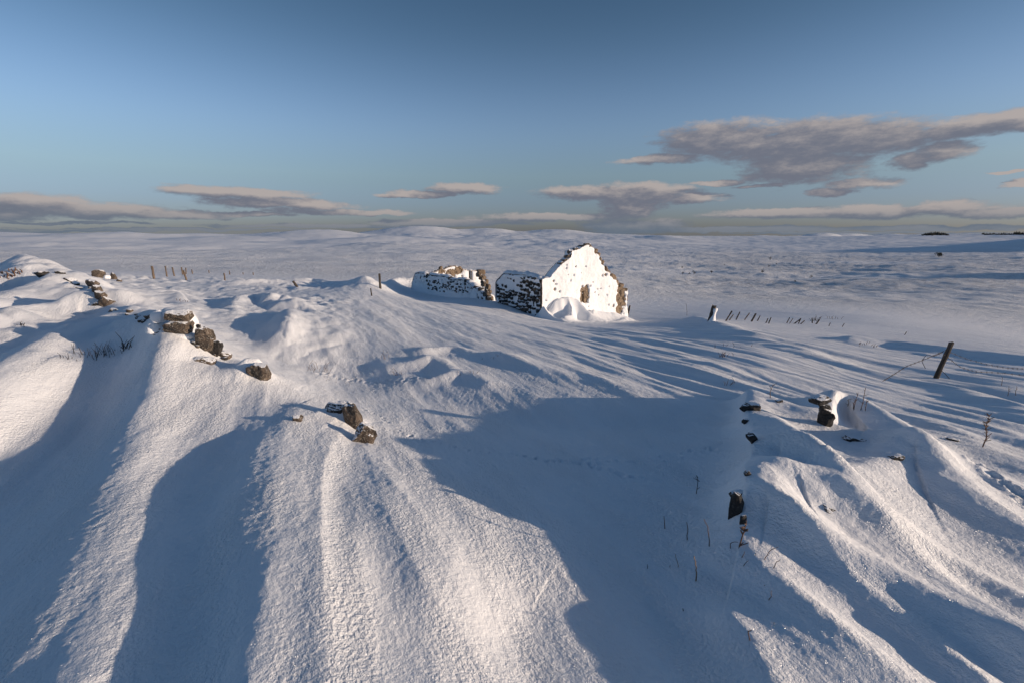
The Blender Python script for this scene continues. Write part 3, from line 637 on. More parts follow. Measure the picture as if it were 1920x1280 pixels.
# ------------------------------------------------------------------ the ruined steading
GA = R(30)
g_ = Vector((math.cos(GA), math.sin(GA), 0)); nrm_ = Vector((math.sin(GA), -math.cos(GA), 0))
b_ = Vector((-math.sin(GA), math.cos(GA), 0)); m_out = Vector((-math.cos(GA), -math.sin(GA), 0))
d0 = ray(1015, 597); P0 = Vector(d0*(30/d0[1]))
def on_plane(u, v, P, n):
    d = Vector(ray(u, v)); return d*(P.dot(n)/d.dot(n))
def inside(px_, py_, poly):
    c = np.zeros(px_.shape, bool); j = len(poly)-1
    for i in range(len(poly)):
        xi, yi = poly[i]; xj, yj = poly[j]
        c ^= ((yi > py_) != (yj > py_)) & (px_ < (xj-xi)*(py_-yi)/(yj-yi+1e-12)+xi); j = i
    return c
class Wall:
    """a wall in a vertical plane; local s along 'ax', h up from P, d outwards along 'n'"""
    def __init__(s, P, ax, n, outline_px, below=1.6, root=None):
        s.P, s.ax, s.n, s.root = P, ax, n, root
        s.poly = [s.loc(u, v) for (u, v) in outline_px]
        s0, s1 = s.poly[0][0], s.poly[-1][0]
        s.poly = s.poly+[(s1, -below), (s0, -below)]
        s.poly = [(a+(1e-4*i), b) for i, (a, b) in enumerate(s.poly)]
    def loc(s, u, v):
        q = on_plane(u, v, s.P, s.n)-s.P; return (q.dot(s.ax), q.z)
    def W(s, a, h, d=0.0):
        return s.P+s.ax*a+Vector((0, 0, h))+s.n*d
    def edge(s, a, h):
        pts = s.poly+[s.poly[0]]; d, _, _ = seg_dist(a, h, np.array(pts)); return np.where(inside(a, h, s.poly), d, -d)
    def grids(s, res):
        xs = [p[0] for p in s.poly]; ys = [p[1] for p in s.poly]
        a = np.arange(min(xs)-.1, max(xs)+.1, res); h = np.arange(min(ys), max(ys)+.1, res); return np.meshgrid(a, h)
    def to_world(s, A, H, D):
        o = s.root.location
        X = s.P.x+s.ax.x*A+s.n.x*D-o.x; Y = s.P.y+s.ax.y*A+s.n.y*D-o.y; Z = s.P.z+H-o.z; return X, Y, Z
    def core(s, name, m, thick=.6, res=.08, holes=(), rough=.05):
        A, H = s.grids(res); ed = s.edge(A, H); keep = ed > 0
        D = rough*fbm(A*2.2, H*3.0, 3, 71)
        for (a0, a1, h0, h1, dp) in holes: D = np.where((A > a0) & (A < a1) & (H > h0) & (H < h1), -dp, D)
        X, Y, Z = s.to_world(A, H, D); Xb, Yb, Zb = s.to_world(A, H, -thick+0*D)
        nr, nc = A.shape; idx = np.arange(nr*nc).reshape(nr, nc)
        k = keep[:-1, :-1] & keep[:-1, 1:] & keep[1:, 1:] & keep[1:, :-1]
        V = np.concatenate([np.stack([X, Y, Z], -1).reshape(-1, 3), np.stack([Xb, Yb, Zb], -1).reshape(-1, 3)]); F = []; off = nr*nc
        for i, j in np.argwhere(k):
            a, b, c, d = idx[i, j], idx[i, j+1], idx[i+1, j+1], idx[i+1, j]
            F.append((a, b, c, d)); F.append((off+d, off+c, off+b, off+a))
            for (ii, jj, e0, e1) in ((i-1, j, b, a), (i+1, j, d, c), (i, j-1, a, d), (i, j+1, c, b)):
                if ii < 0 or jj < 0 or ii >= nr-1 or jj >= nc-1 or not k[ii, jj]: F.append((e0, e1, off+e1, off+e0))
        used = np.unique(np.array(F)); rm = {int(q): i for i, q in enumerate(used)}
        return mesh_obj(name, V[used], [[rm[int(q)] for q in f] for f in F], m, s.root, smooth=False)
    def snow(s, fn, res=.05, name='snow_coat', inset=.05, cover=None):
        A, H = s.grids(res); ed = s.edge(A, H); keep = ed > .005; ed = ed+.35*cover(A, H) if cover else ed
        T = fn(A, H)*sstep(-.02, .22, ed-inset)-.12*(1-sstep(0, .12, ed-inset))
        X, Y, Z = s.to_world(A, H, T); return grid_mesh(name, X, Y, Z, WSNOW, s.root, keep)
    def block(s, a, h, w, hh, seed, m, proud=.06, depth=.35, src=ICO2, rot=0.0):
        v, f = rock_verts((w, depth, hh), seed, src, .08); rs = random.Random(seed)
        ry = rot+rs.uniform(-.05, .05); c, sn = math.cos(ry), math.sin(ry); V = []
        for q in v:
            aa = q[0]*c-q[2]*sn; hh2 = q[0]*sn+q[2]*c; V.append(s.ax*aa+Vector((0, 0, hh2))+s.n*(-q[1]))
        o = mesh_obj('stone', V, f, m, None, smooth=False); o.parent = s.root
        o.location = s.W(a, h, proud-depth/2)-s.root.location; return o

cottage = empty('ruined_cottage', P0, 'roofless stone cottage with a tall snow-plastered gable and a dark stone side wall', 'ruin')
gout = [(1015,523),(1022,521),(1030,520),(1036,512),(1043,503),(1052,494),(1060,488),(1068,481),(1070,470),(1084,467),(1092,462),(1098,459),(1109,459),(1114,467),(1120,476),(1126,487),(1132,500),(1141,509),(1143,516),(1150,520),(1158,530),(1166,538),(1176,543),(1177,600)]
GW = Wall(P0, g_, nrm_, gout, 1.2, cottage)
sl = GW.loc(1094, 546); sl2 = GW.loc(1094, 571)
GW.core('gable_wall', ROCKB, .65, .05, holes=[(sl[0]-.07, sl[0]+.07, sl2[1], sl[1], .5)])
spots_px = [(1060,497,3,3),(1060,503,3,3),(1078,500,3,3),(1097,500,3,3),(1074,516,3,4),(1068,526,3,4),(1037,527,4,4),(1041,533,5,3),(1039,543,5,6),(1048,547,4,4),(1063,515,2,2),(1105,536,3,4),(1119,542,3,3),(1125,541,3,3),(1136,553,3,3),(1121,553,2,3),(1114,548,3,2),(1148,573,5,7),(1157,567,4,6),(1139,571,3,4),(1134,515,6,5),(1128,517,5,5),(1155,578,4,5),(1110,529,2,2),(1088,512,2,2),(1022,563,3,4),(1140,537,2,2),(1101,575,3,3)]
spots = [(GW.loc(u, v), w*.018, h*.018) for (u, v, w, h) in spots_px]
wc = GW.loc(1095, 553)
def gsnow(A, H):
    T = .12+.05*fbm(A*.8, H*.8, 3, 80)+.012*fbm(A*5, H*5, 2, 81)
    for (c, w, h) in spots:
        q = ((A-c[0])/w)**2+((H-c[1])/h)**2+.8*pn(A*9, H*9, 3); T = T-.22*np.exp(-np.maximum(q, 0)**2.5)
    e = ((A-wc[0])/0.42)**4+((H-wc[1]-.02)/.58)**4+1.3*fbm(A*3.2, H*3.2, 2, 83); T = T-.42*(1-sstep(.7, 1.3, e))
    # coat thins where the corner has fallen
    c2 = GW.loc(1163, 556); e = ((A-c2[0])/.42)**2+((H-c2[1])/1.7)**2+.8*fbm(A*3, H*3, 2, 84); T = T-.3*(1-sstep(.5, 1.3, e))
    return T
GW.snow(gsnow, .04, cover=lambda A, H: np.where(A < GW.loc(1103, 470)[0]+.3*pn(A*2, H*2, 4), 1.0, .25+.5*pn(A*3, H*3, 5)))
rs = random.Random(5)
for (u, v, w, h, k) in [(1103,460,11,7,1),(1073,472,10,9,2),(1080,468,8,6,3),(1067,482,8,8,4),(1060,488,8,5,5),(1053,493,7,4,6),(1117,470,7,7,7),(1122,478,6,7,8),(1126,486,5,7,9),(1130,493,6,8,10),(1137,505,7,10,11),(1133,516,10,6,12),(1142,512,8,7,13),
                        (1150,520,14,12,14),(1157,531,13,10,15),(1165,535,10,8,16),(1174,546,9,12,17),(1166,549,10,14,18),(1171,562,12,10,19),(1168,571,14,10,20),(1172,580,10,12,21),(1160,559,9,9,22),(1147,573,9,8,23),(1173,590,9,9,24),
                        (1091,541,8,5,30),(1099,541,9,5,31),(1104,549,7,8,32),(1087,552,8,7,33),(1102,557,9,7,34),(1039,543,5,6,37),(1149,578,8,6,38),(1037,530,7,4,39),(1016,560,4,7,40)]:
    a, hh = GW.loc(u, v); s = 31/FPX*1.12
    GW.block(a, hh, w*s*1.15, h*s*1.1, 300+k, ROCKB if (k >= 7) else ROCK, proud=.10 if k < 30 else .05, depth=.5, rot=rs.uniform(-.2, .2), src=ICO3 if k < 26 else ICO2)
# side wall, running back from the gable corner, facing the shade
sout = [(1014,523),(1010,521),(1000,518),(990,515),(978,513),(966,513),(955,512),(948,511),(943,513),(937,520),(932,524),(930,530),(930,562)]
SW = Wall(P0-g_*.02+nrm_*.01, b_, m_out, sout, 1.2, cottage)
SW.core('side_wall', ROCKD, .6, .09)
Lw = SW.poly[-3][0]
rs = random.Random(9); h = -1.0; row = 0
while h < 2.9:
    hh = rs.uniform(.22, .32); a = rs.uniform(.05, .2)
    while a < Lw-.1:
        w = rs.uniform(.26, .52)*(1 if h > .3 else 1.15)
        cx = a+w/2; e = float(SW.edge(np.array([cx]), np.array([h+hh/2]))[0])
        snowy = cx > 2.6 and h > 1.35
        if e > .12 and rs.random() > (.45 if snowy else .06):
            k = .7 if snowy else .93
            SW.block(cx, h+hh/2+.07*math.sin(cx*2.1+row)+rs.uniform(-.05, .05), w*k, hh*k*rs.uniform(.8, 1.3), 1000+row*40+int(a*10), ROCK if rs.random() < .22 else ROCKD, proud=.17, depth=.3, src=ICO2)
        a += w+rs.uniform(.05, .10)
    h += hh+.02; row += 1
SW.snow(lambda A, H: .015+.05*fbm(A*1.6, H*2.0, 3, 90)+.07*sstep(1.2, 2.0, H)*sstep(2.0, 3.5, A)+.12*sstep(2.2, 2.5, H), .07, inset=.02, cover=lambda A, H: np.where(A < .5, 1.0, 0.0))
def top_snow(Wl, wid=.7, thick=.2, seed=0, back=.66, stop=None):
    """rounded snow lying along the wall head"""
    pts = Wl.poly[:-2][:stop]; V = []; F = []; K = 9; n = 0; P = []
    for i in range(len(pts)-1):
        L = math.hypot(pts[i+1][0]-pts[i][0], pts[i+1][1]-pts[i][1]); k = max(1, int(L/.12))
        for j in range(k): t = j/k; P.append((pts[i][0]+(pts[i+1][0]-pts[i][0])*t, pts[i][1]+(pts[i+1][1]-pts[i][1])*t))
    P.append(pts[-1])
    for i, (a, h) in enumerate(P):
        nn = float(fbm(np.array([a*2.1]), np.array([h*2.1]), 2, seed)[0]); e = min(1, i/3, (len(P)-1-i)/3); tk = thick*(1+.8*nn)*math.sqrt(max(e, .02))
        for q in range(K):
            t = q/(K-1); d = .07-t*back; z = tk*math.sin(math.pi*t)**.6-.05
            V.append(Wl.W(a, h+z, d)-Wl.root.location)
    for i in range(len(P)-1):
        for q in range(K-1): F.append((i*K+q, i*K+q+1, (i+1)*K+q+1, (i+1)*K+q))
    return mesh_obj('snow_cap', V, F, WSNOW, Wl.root)
top_snow(SW, thick=.16, seed=5)
top_snow(GW, thick=.10, seed=6, stop=11)

# byre: the lower range beyond the gap, on the same line
byreP = P0+b_*7.3-nrm_*.15
byre = empty('ruined_byre', byreP, 'low broken byre left of the cottage, shaded snowy front and sunlit cross wall behind', 'ruin')
bout = [(921,570),(915,556),(905,548),(897,541),(886,535),(878,528),(868,523),(858,523),(850,524),(842,521),(836,517),(820,516),(806,514),(800,519),(795,512),(786,510),(779,512),(776,520),(773,530),(771,552)]
BW = Wall(byreP, b_, m_out, bout, 1.5, byre)
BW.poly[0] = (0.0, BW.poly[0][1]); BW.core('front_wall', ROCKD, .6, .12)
def bsn(A, H):
    T = .10+.05*fbm(A*1.2, H*1.6, 3, 95); sp = fbm(A*2.6, H*3.2, 2, 97); return T-.22*sstep(.22, .42, sp)*sstep(1.9, 1.4, H)*sstep(.0, .5, H+.2)
BW.snow(bsn, .06)
rs = random.Random(21)
for i in range(70):
    u = rs.uniform(800, 885); v = rs.uniform(527, 547)+(u-840)*.06; a, hh = BW.loc(u, v)
    BW.block(a, hh, rs.uniform(.22, .42), rs.uniform(.14, .28), 2000+i, ROCKD, proud=.19, depth=.3)
for (u, v, w, h) in [(781,520,3,6),(790,521,3,5),(801,518,5,8),(843,522,4,6),(874,527,8,8),(892,538,5,5),(900,542,6,6),(908,552,8,10),(914,558,10,10)]:
    a, hh = BW.loc(u, v); s = (P0.y+.87*(7.3+a))/FPX*1.3; BW.block(a, hh, w*s, h*s, 2100+u, ROCKD, proud=.14, depth=.5)
top_snow(BW, thick=.14, seed=9)
# end of the byre wall at the gap, sunlit
endP = byreP+Vector((0, 0, 0))
EW = Wall(endP-m_out*.02, g_, nrm_, [(905,555),(906,530),(900,520),(898,508),(905,506),(910,508),(913,518),(918,525),(922,540),(924,552),(924,574)], 1.0, byre)
for (u, v, w, h, k) in [(905,511,11,9,1),(900,516,7,7,2),(909,521,8,7,3),(913,529,7,8,4),(917,539,8,9,5),(905,523,6,5,6),(920,549,6,8,7),(908,535,5,6,8),(901,509,6,5,9),(923,560,6,8,10),(915,545,6,8,11),(910,529,9,8,12),(903,517,10,8,13),(916,552,9,9,14),(920,560,9,9,15)]:
    a, hh = EW.loc(u, v); s = 38/FPX*1.1; EW.block(a, hh, w*s, h*s, 2300+k, ROCKB if k < 11 else ROCK, proud=.05, depth=.6, src=ICO3)
# sunlit cross wall at the far end, and a nearer one
farP = byreP+b_*17.5
FW = Wall(farP, g_, nrm_, [(797,522),(798,515),(806,512),(818,508),(826,504),(832,504),(840,500),(848,498),(860,499),(867,503),(876,506),(884,507),(886,540)], 1.5, byre)
FW.core('cross_wall', ROCKB, .6, .12)
bsp = [(FW.loc(u, v), w*.062, h*.062) for (u, v, w, h) in [(801,518,3,4),(828,507,5,6),(843,512,8,6),(848,517,5,5),(859,507,8,7),(864,505,4,5),(824,514,3,2),(866,518,1.5,1.5)]]
def fsn(A, H):
    T = .13+.05*fbm(A, H, 3, 99)
    for (c, w, h) in bsp: T = T-.4*np.exp(-(((A-c[0])/w)**2+((H-c[1])/h)**2+.5*pn(A*5, H*5, 8)))
    return T
FW.snow(fsn, .07)
for i, (u, v, w, h) in enumerate([(827,503,6,6),(830,508,6,5),(824,511,4,5),(842,509,8,5),(845,514,7,5),(849,519,4,4),(855,504,6,6),(863,503,6,6),(858,511,6,5),(866,508,4,6),(801,519,3,6),(838,513,5,4)]):
    a, hh = FW.loc(u, v); s = 56/FPX*1.1; FW.block(a, hh, w*s, h*s, 2400+i, ROCKB, proud=.10, depth=.5)
CW = Wall(byreP+b_*5.2, g_, nrm_, [(882,540),(882,506),(890,506),(899,507),(903,512),(907,530),(906,560)], 1.5, byre)
CW.core('cross_wall', ROCKB, .5, .1); CW.snow(lambda A, H: .12+.05*fbm(A*2, H*2, 2, 101), .06)

# sculpted drift against the gable
def gable_drift():
    X, Y = np.meshgrid(np.arange(-.5, 9.5, .045), np.arange(-.25, 5.6, .045))   # local: along wall, out from it
    wx = P0.x+g_.x*X+nrm_.x*Y; wy = P0.y+g_.y*X+nrm_.y*Y
    gz = terrain(wx.ravel(), wy.ravel(), False).reshape(wx.shape)
    env = 1.5*np.exp(-(np.maximum(Y, 0)/1.0)**1.3)*sstep(.2, 1.8, X)*(1-sstep(5.6, 7.0, X))*(.55+.45*np.cos((X-4.2)*.55))
    Z = np.where(Y < 0, env, env)
    def rg(pts, z):
        P = np.array([(a, b) for a, b, *_ in pts]); M = np.array([q[2:] for q in pts])
        d, s, par = seg_dist(X, Y, P); i = np.arange(len(P))
        h = np.interp(par, i, M[:, 0]); wl = np.interp(par, i, M[:, 1]); wr = np.interp(par, i, M[:, 2])
        w = np.where(s < 0, wl, wr); return z+h*np.exp(-(np.sqrt((d/w)**2+.02)-.14)**1.4)
    def px(lst):
        out = []
        for (u, v, off, wl, wr) in lst:
            q = on_plane(u, v, P0+nrm_*off, nrm_); h = max(q.z-tz(q.x, q.y), .08); out.append(((q-P0).dot(g_), off, h, wl, wr))
        return out
    add = np.zeros_like(X)
    for lst in ([(1040,563,.2,.5,.3),(1048,557,.25,.5,.3),(1058,555,.3,.4,.28),(1070,555,.4,.4,.28),(1084,560,.6,.4,.28),(1095,571,1.0,.35,.28),(1108,585,1.5,.3,.3),(1125,596,1.9,.3,.35),(1145,603,2.1,.3,.4),(1160,602,1.9,.3,.4),(1176,594,1.2,.3,.35)],
                [(1066,558,.45,.2,.3),(1073,573,1.0,.22,.3),(1068,587,1.7,.3,.3),(1055,597,2.3,.35,.4)],
                [(1019,574,.4,.5,.45),(1026,586,1.1,.5,.4),(1040,596,1.9,.5,.4),(1055,599,2.4,.4,.4)],
                [(1112,580,.35,.4,.4),(1128,583,.5,.4,.5),(1155,586,.8,.4,.5),(1176,593,1.1,.4,.35)]):
        add = np.maximum(add, rg(px(lst), 0))
    Z = np.maximum(Z*.30, add)
    for (u, v, off, rx, ry, dp) in [(1055,572,1.15,.38,.5,.75),(1088,582,1.5,.32,.5,.55),(1140,592,1.3,.7,.35,.22)]:
        q = on_plane(u, v, P0+nrm_*off, nrm_)-P0; Z = Z-dp*np.exp(-(((X-q.dot(g_))/rx)**2+((Y-off)/ry)**2)**1.3)*sstep(0, .5, Z)
    Z = np.maximum(Z, 0)
    ker = np.exp(-(np.arange(-5, 6)/2.6)**2); ker /= ker.sum()
    for ax_ in (0, 1): Z = np.apply_along_axis(lambda r_: np.convolve(np.pad(r_, 5, mode='edge'), ker, 'valid'), ax_, Z)
    Z = Z*(1+.08*fbm(X*1.5, Y*1.5, 2, 110))+.02*fbm(X*3, Y*3, 2, 111)
    fade = sstep(-.5, -.1, X)*(1-sstep(7.2, 8.2, X))*(1-sstep(4.2, 5.4, Y))
    Zw = gz+Z*fade-.06*(1-fade)
    o = grid_mesh('snow_drift', wx, wy, Zw, WSNOW); tag(o, kind='structure')
gable_drift()

# ------------------------------------------------------------------ posts, fences, wire
def tube(pts, radii, sides=6, cap=True):
    V = []; F = []; pts = [Vector(q) for q in pts]
    for i, q in enumerate(pts):
        t = (pts[min(i+1, len(pts)-1)]-pts[max(i-1, 0)]).normalized(); a = t.orthogonal().normalized(); b = t.cross(a)
        if i and (a.dot(pa) < 0.2): a = (pa-t*pa.dot(t)).normalized(); b = t.cross(a)
        pa = a
        for k in range(sides):
            w = 2*math.pi*k/sides; V.append(q+(a*math.cos(w)+b*math.sin(w))*radii[i])
    for i in range(len(pts)-1):
        for k in range(sides): F.append((i*sides+k, i*sides+(k+1) % sides, (i+1)*sides+(k+1) % sides, (i+1)*sides+k))
    if cap: F.append(tuple(range(sides))[::-1]); F.append(tuple((len(pts)-1)*sides+k for k in range(sides)))
    return V, F
def post_mesh(h, r, seed, m):
    rs = random.Random(seed); n = 8; pts = []; rad = []
    for i in range(n):
        t = i/(n-1); pts.append((rs.uniform(-.1, .1)*r, rs.uniform(-.1, .1)*r, -.25+(h+.25)*t)); rad.append(r*rs.uniform(.88, 1.08)*(1-.12*t))
    V, F = tube(pts, rad, 9)
    for k in range(9): V[-1-k] = V[-1-k]+Vector((0, 0, rs.uniform(-.5, .3)*r))
    return mesh_obj('post', V, F, m, smooth=False)
def post_at(ub, vb, ut, vt, wpx, seed, m, label, group=None, name='fence_post', lean=0):
    p = at(ub, vb); s = p.y/FPX*1.02; h = math.hypot(ub-ut, vb-vt)*s
    o = post_mesh(h, max(wpx*s/2, .02), seed, m); o.name = name; o.location = p
    o.rotation_euler = (random.Random(seed).uniform(-.06, .06), math.atan2(ut-ub, vb-vt), random.Random(seed).uniform(0, 3) if False else 0)
    if label: tag(o, label, 'post', group)
    return o
# near post with barbed wire: a fence
nf = at(1755, 708)
fence = empty('barbed_wire_fence', nf, 'leaning dark fence post on the right with slack barbed wires sagging to either side', 'fence')
p_ = post_at(1755, 708, 1772, 638, 9, 4, WOOD, None, name='post'); p_.parent = fence; p_.location = p_.location-nf
def wire(ptspx, dist, name='barbed_wire', sag=0.0, barbs=True):
    pts = []
    for (u, v, y) in ptspx:
        d = ray(u, v); pts.append(Vector(d*(y/d[1])))
    Q = []
    for i in range(len(pts)-1):
        for k in range(8):
            t = k/8; Q.append(pts[i].lerp(pts[i+1], t))
    Q.append(pts[-1]); Q = [q-fence.location for q in Q]
    for _ in range(3): Q = [Q[0]]+[(Q[i-1]+Q[i]*2+Q[i+1])/4 for i in range(1, len(Q)-1)]+[Q[-1]]
    V, F = tube(Q, [.007]*len(Q), 4)
    if barbs:
        for i in range(2, len(Q)-1, 2):
            for dv in (Vector((.02, .01, .025)), Vector((-.02, .01, .025))):
                v2, f2 = tube([Q[i]-dv, Q[i]+dv], [.003, .003], 3); o = len(V); V += v2; F += [tuple(o+q for q in f) for f in f2]
    return mesh_obj(name, V, F, WIRE, fence, smooth=False)
wire([(1770,658,11.6),(1730,675,11.2),(1700,686,10.9),(1672,704,10.4),(1655,714,10.2)], 0)
wire([(1772,656,11.6),(1810,672,11.9),(1850,683,12.1),(1890,690,12.3),(1925,691,12.4),(2000,688,13)], 0)
wire([(1770,664,11.5),(1800,688,11.7),(1830,697,11.9),(1870,698,12.1),(1925,704,12.3),(2000,702,13)], 0)
wire([(1760,690,11.5),(1772,700,11.4),(1780,709,11.2)], 0, barbs=False)
wire([(1768,660,11.6),(1750,668,11.8),(1738,664,11.9),(1728,676,11.9),(1735,690,11.6)], 0, barbs=False)

LPOSTS = [(289,523,289,500,6,'thickest brown post of the left field, leftmost in the row'),
 (313,519,313,500,4,'slim pale post just right of the thick brown post'),(327,518,326,502,4,'second slim pale post in the left field row'),
 (343,516,342,502,4,'third slim pale post, directly behind a stouter leaning one'),(350,526,347,508,5,'stouter brown post leaning left in the middle of the left row'),
 (349,514,350,503,3,'thin pale post rising behind the stouter leaning post'),(361,514,361,506,3,'short pale stub right of the left post row'),
 (422,527,422,513,4,'lone short brown post right of the left post row'),(431,515,431,508,2.5,'tiny far post behind the lone short brown post'),
 (392,512,392,507,2.5,'tiny far post between the row and the lone brown post'),(475,516,475,511,2.5,'tiny faint post farthest right beyond the left field'),(456,515,456,511,2,'faintest tiny post left of the farthest one')]
for i, (ub, vb, ut, vt, w, lb) in enumerate(LPOSTS): post_at(ub, vb, ut, vt, w*.66, 40+i, WOODP, lb, 'old posts standing in the left field')
post_at(713, 541, 713, 514, 4.5, 60, WOOD, 'single dark post standing alone left of the ruined byre')
post_at(697, 555, 696, 541, 2.5, 61, WOOD, 'thin dark stick in the shade before the lone dark post')
post_at(557, 538, 551, 527, 5, 62, WOOD, 'short dark post stump tilting left among the centre-left bumps')
# posts by the gable's right foot
post_at(1170, 588, 1172, 573, 4, 63, WOOD, 'shorter grey post hard against the gable right corner')
post_at(1177, 592, 1180, 573, 4, 64, WOOD, 'grey post leaning right just clear of the gable corner')
RPOSTS = [(1361,602,1370,583,4,'first leaning dark post right of the snow-plastered strainer'),(1367,601,1374,590,3,'short pale post close behind the first leaning dark one'),
 (1380,600,1386,585,3.5,'second tall dark post of the leaning row'),(1396,600,1404,587,3,'pale strongly leaning post in the middle of the row'),
 (1409,603,1415,588,5,'thickest dark post in the leaning row'),(1420,602,1424,592,3,'short dark post right of the thickest one'),
 (1436,606,1439,597,3,'stubby post left of a taller twin'),(1441,607,1444,595,3,'dark taller twin post at the end of the first cluster'),
 (1475,606,1479,595,2.5,'thin upright first post of the farther cluster'),(1480,607,1486,597,2,'thin pale second post of the farther cluster'),
 (1489,607,1499,599,3,'dark post lying low in the farther cluster'),(1497,607,1500,597,3,'upright dark post crossing the low one'),
 (1501,608,1508,601,3,'last dark tilted post of the farther cluster'),(1523,606,1521,596,3,'dark upright with twiggy top beside the far posts'),
 (1530,608,1535,599,4,'stout dark leaning post right of the twiggy upright'),(1554,612,1556,605,2,'tiny post alone past the far cluster'),
 (1579,613,1582,606,2,'tiny leaning post second past the far cluster'),(1696,628,1699,622,2,'last tiny post far right above the white slope')]
for i, (ub, vb, ut, vt, w, lb) in enumerate(RPOSTS): post_at(ub, vb, ut, vt, w*.72, 70+i, WOODP if 'pale' in lb else WOOD, lb, 'leaning posts right of the cottage')
sp_ = post_at(1331, 602, 1337, 573, 9, 99, WOOD, None, name='post'); loc = sp_.location.copy()
strainer = empty('strainer_post', loc, 'stout strainer post right of the cottage, its sunlit side plastered with snow', 'post')
sp_.parent = strainer; sp_.location = (0, 0, 0)
s = loc.y/FPX
V = []
for i in range(12):
    t = i/11
    for k in range(14):
        w = 2*math.pi*k/14; r = s*(9-3*min(1, t*2)+ (1.5 if t > .75 else 0)+(5*(1-t)**3))*.62; V.append((s*2.2+r*math.cos(w)+t*s*5, -s*1.5+r*math.sin(w), -.1+t*s*28))
F = [(i*14+k, i*14+(k+1) % 14, (i+1)*14+(k+1) % 14, (i+1)*14+k) for i in range(11) for k in range(14)]+[tuple(11*14+k for k in range(14))]
mesh_obj('snow_coat', V, F, WSNOW, strainer)

# ------------------------------------------------------------------ stalks and tufts
def stalk_at(ub, vb, pts, seed, label, m=STALK, r=.004, cat='stalk', group=None, head=0, name='dry_stalk', cross=0):
    """pts: further points of the stem in photo pixels from the root upwards"""
    p = at(ub, vb); s = p.y/FPX*1.03; rs = random.Random(seed)
    P = [Vector((0, 0, -.03))]+[Vector(((u-ub)*s, rs.uniform(-.02, .02), (vb-v)*s)) for (u, v) in pts]
    Q = []
    for i in range(len(P)-1):
        for k in range(3): Q.append(P[i].lerp(P[i+1], k/3)+Vector((rs.uniform(-1, 1), rs.uniform(-1, 1), 0))*.003)
    Q.append(P[-1]); rad = [max(r*(1-.5*i/len(Q)), .0015) for i in range(len(Q))]
    V, F = tube(Q, rad, 5)
    def add(v2, f2):
        o = len(V); V.extend(v2); F.extend([tuple(o+q for q in f) for f in f2])
    for i in range(head):
        q = Q[-1-(i % 3)] if head < 4 else Q[rs.randrange(len(Q)//2, len(Q))]
        d = Vector((rs.uniform(-1, 1), rs.uniform(-1, 1), rs.uniform(0, 1))).normalized()*r*rs.uniform(3, 6)
        add(*tube([q, q+d], [r*1.3, r*.6], 4))
    for i in range(cross):
        q = Q[rs.randrange(2, len(Q))]; d = Vector((rs.choice([-1, 1])*rs.uniform(.4, 1), rs.uniform(-.4, .4), rs.uniform(.2, .9)))*r*rs.uniform(6, 12)
        add(*tube([q, q+d], [r*.7, r*.4], 4))
    o = mesh_obj(name, V, F, m, smooth=False); o.location = p; tag(o, label, cat, group); return o
G1 = 'dry stalks on the right foreground drift'
stalk_at(1305,925,[(1305,905),(1306,890)],1,'dark forked twig left of the right wall, bare branch bending right',TWIG,.0045,'twig',G1,head=2,cross=3)
stalk_at(1247,991,[(1246,978),(1244,964)],2,'short upright broken stalk leftmost of the foreground ones',STALK,.0045,group=G1)
stalk_at(1288,1011,[(1287,990),(1284,970)],3,'upright reddish stalk at the top of the low snow ridge',STALK,.0045,group=G1)
stalk_at(1331,1022,[(1326,1000),(1320,975),(1312,958)],4,'tall curved reddish stalk rising from the low ridge crest',STALK,.0045,group=G1)
stalk_at(1383,1033,[(1388,1010),(1393,985),(1395,962)],5,'thick dark reddish stalk below the big dark stone',STALK,.0065,group=G1,head=8,cross=2)
stalk_at(1370,1028,[(1369,1018),(1376,1014),(1384,1012)],6,'low bent stalk hooked to the right beside the thick one',STALK,.0035,group=G1)
stalk_at(1305,1087,[(1303,1065),(1299,1045),(1296,1028)],7,'tall pale curved stalk standing below the ridge tip',STRAW,.0055,group=G1)
stalk_at(1273,1061,[(1268,1050),(1265,1035)],8,'short thin pale stalk left of the tall curved one',STRAW,.003,group=G1)
stalk_at(1431,1048,[(1438,1035),(1443,1024),(1456,1014)],9,'thin stalk bent over right behind the ridge',STALK,.003,group=G1)
stalk_at(1448,1064,[(1454,1053),(1461,1042)],10,'short dark slanted stalk right of the bent-over one',TWIG,.003,group=G1)
stalk_at(1390,1062,[(1397,1053),(1404,1047)],11,'fine straw slanting along the ridge flank',STALK,.0025,group=G1)
stalk_at(1389,1045,[(1394,1036),(1397,1031)],12,'small stub beneath the thick reddish stalk',STALK,.003,group=G1)
stalk_at(1439,1123,[(1443,1112),(1446,1102)],13,'thin stalk midway down the right foreground slope',STALK,.003,group=G1)
stalk_at(1428,1095,[(1432,1093),(1436,1095)],14,'tiny flat straw lying on the foreground slope',STALK,.003,group=G1)
stalk_at(1407,1200,[(1403,1183),(1401,1164)],15,'lowest upright stalk near the bottom edge on the right',STALK,.004,group=G1)
stalk_at(1282,1143,[(1279,1137)],16,'tiny dark stub in the shaded trough bottom',TWIG,.004,group=G1)
stalk_at(1215,1065,[(1213,1055)],17,'tiny dark stub left in the shaded trough',TWIG,.003,group=G1)
stalk_at(1255,1061,[(1255,1055)],18,'tiny stub between trough and ridge tip',TWIG,.0025,group=G1)
stalk_at(1414,1041,[(1417,1036)],19,'tiny dark stub in the hollow behind the ridge',TWIG,.0025,group=G1)
stalk_at(1452,1173,[(1454,1168)],20,'tiny stub right of the lowest upright stalk',TWIG,.0025,group=G1)
stalk_at(1842,837,[(1843,815),(1841,795),(1841,772)],21,'tall knobbly dead dock stem at the right edge',STALK,.008,'stem',None,cross=22,head=5,name='dead_dock_stem')
G2 = 'fine dry stems behind the right wall'
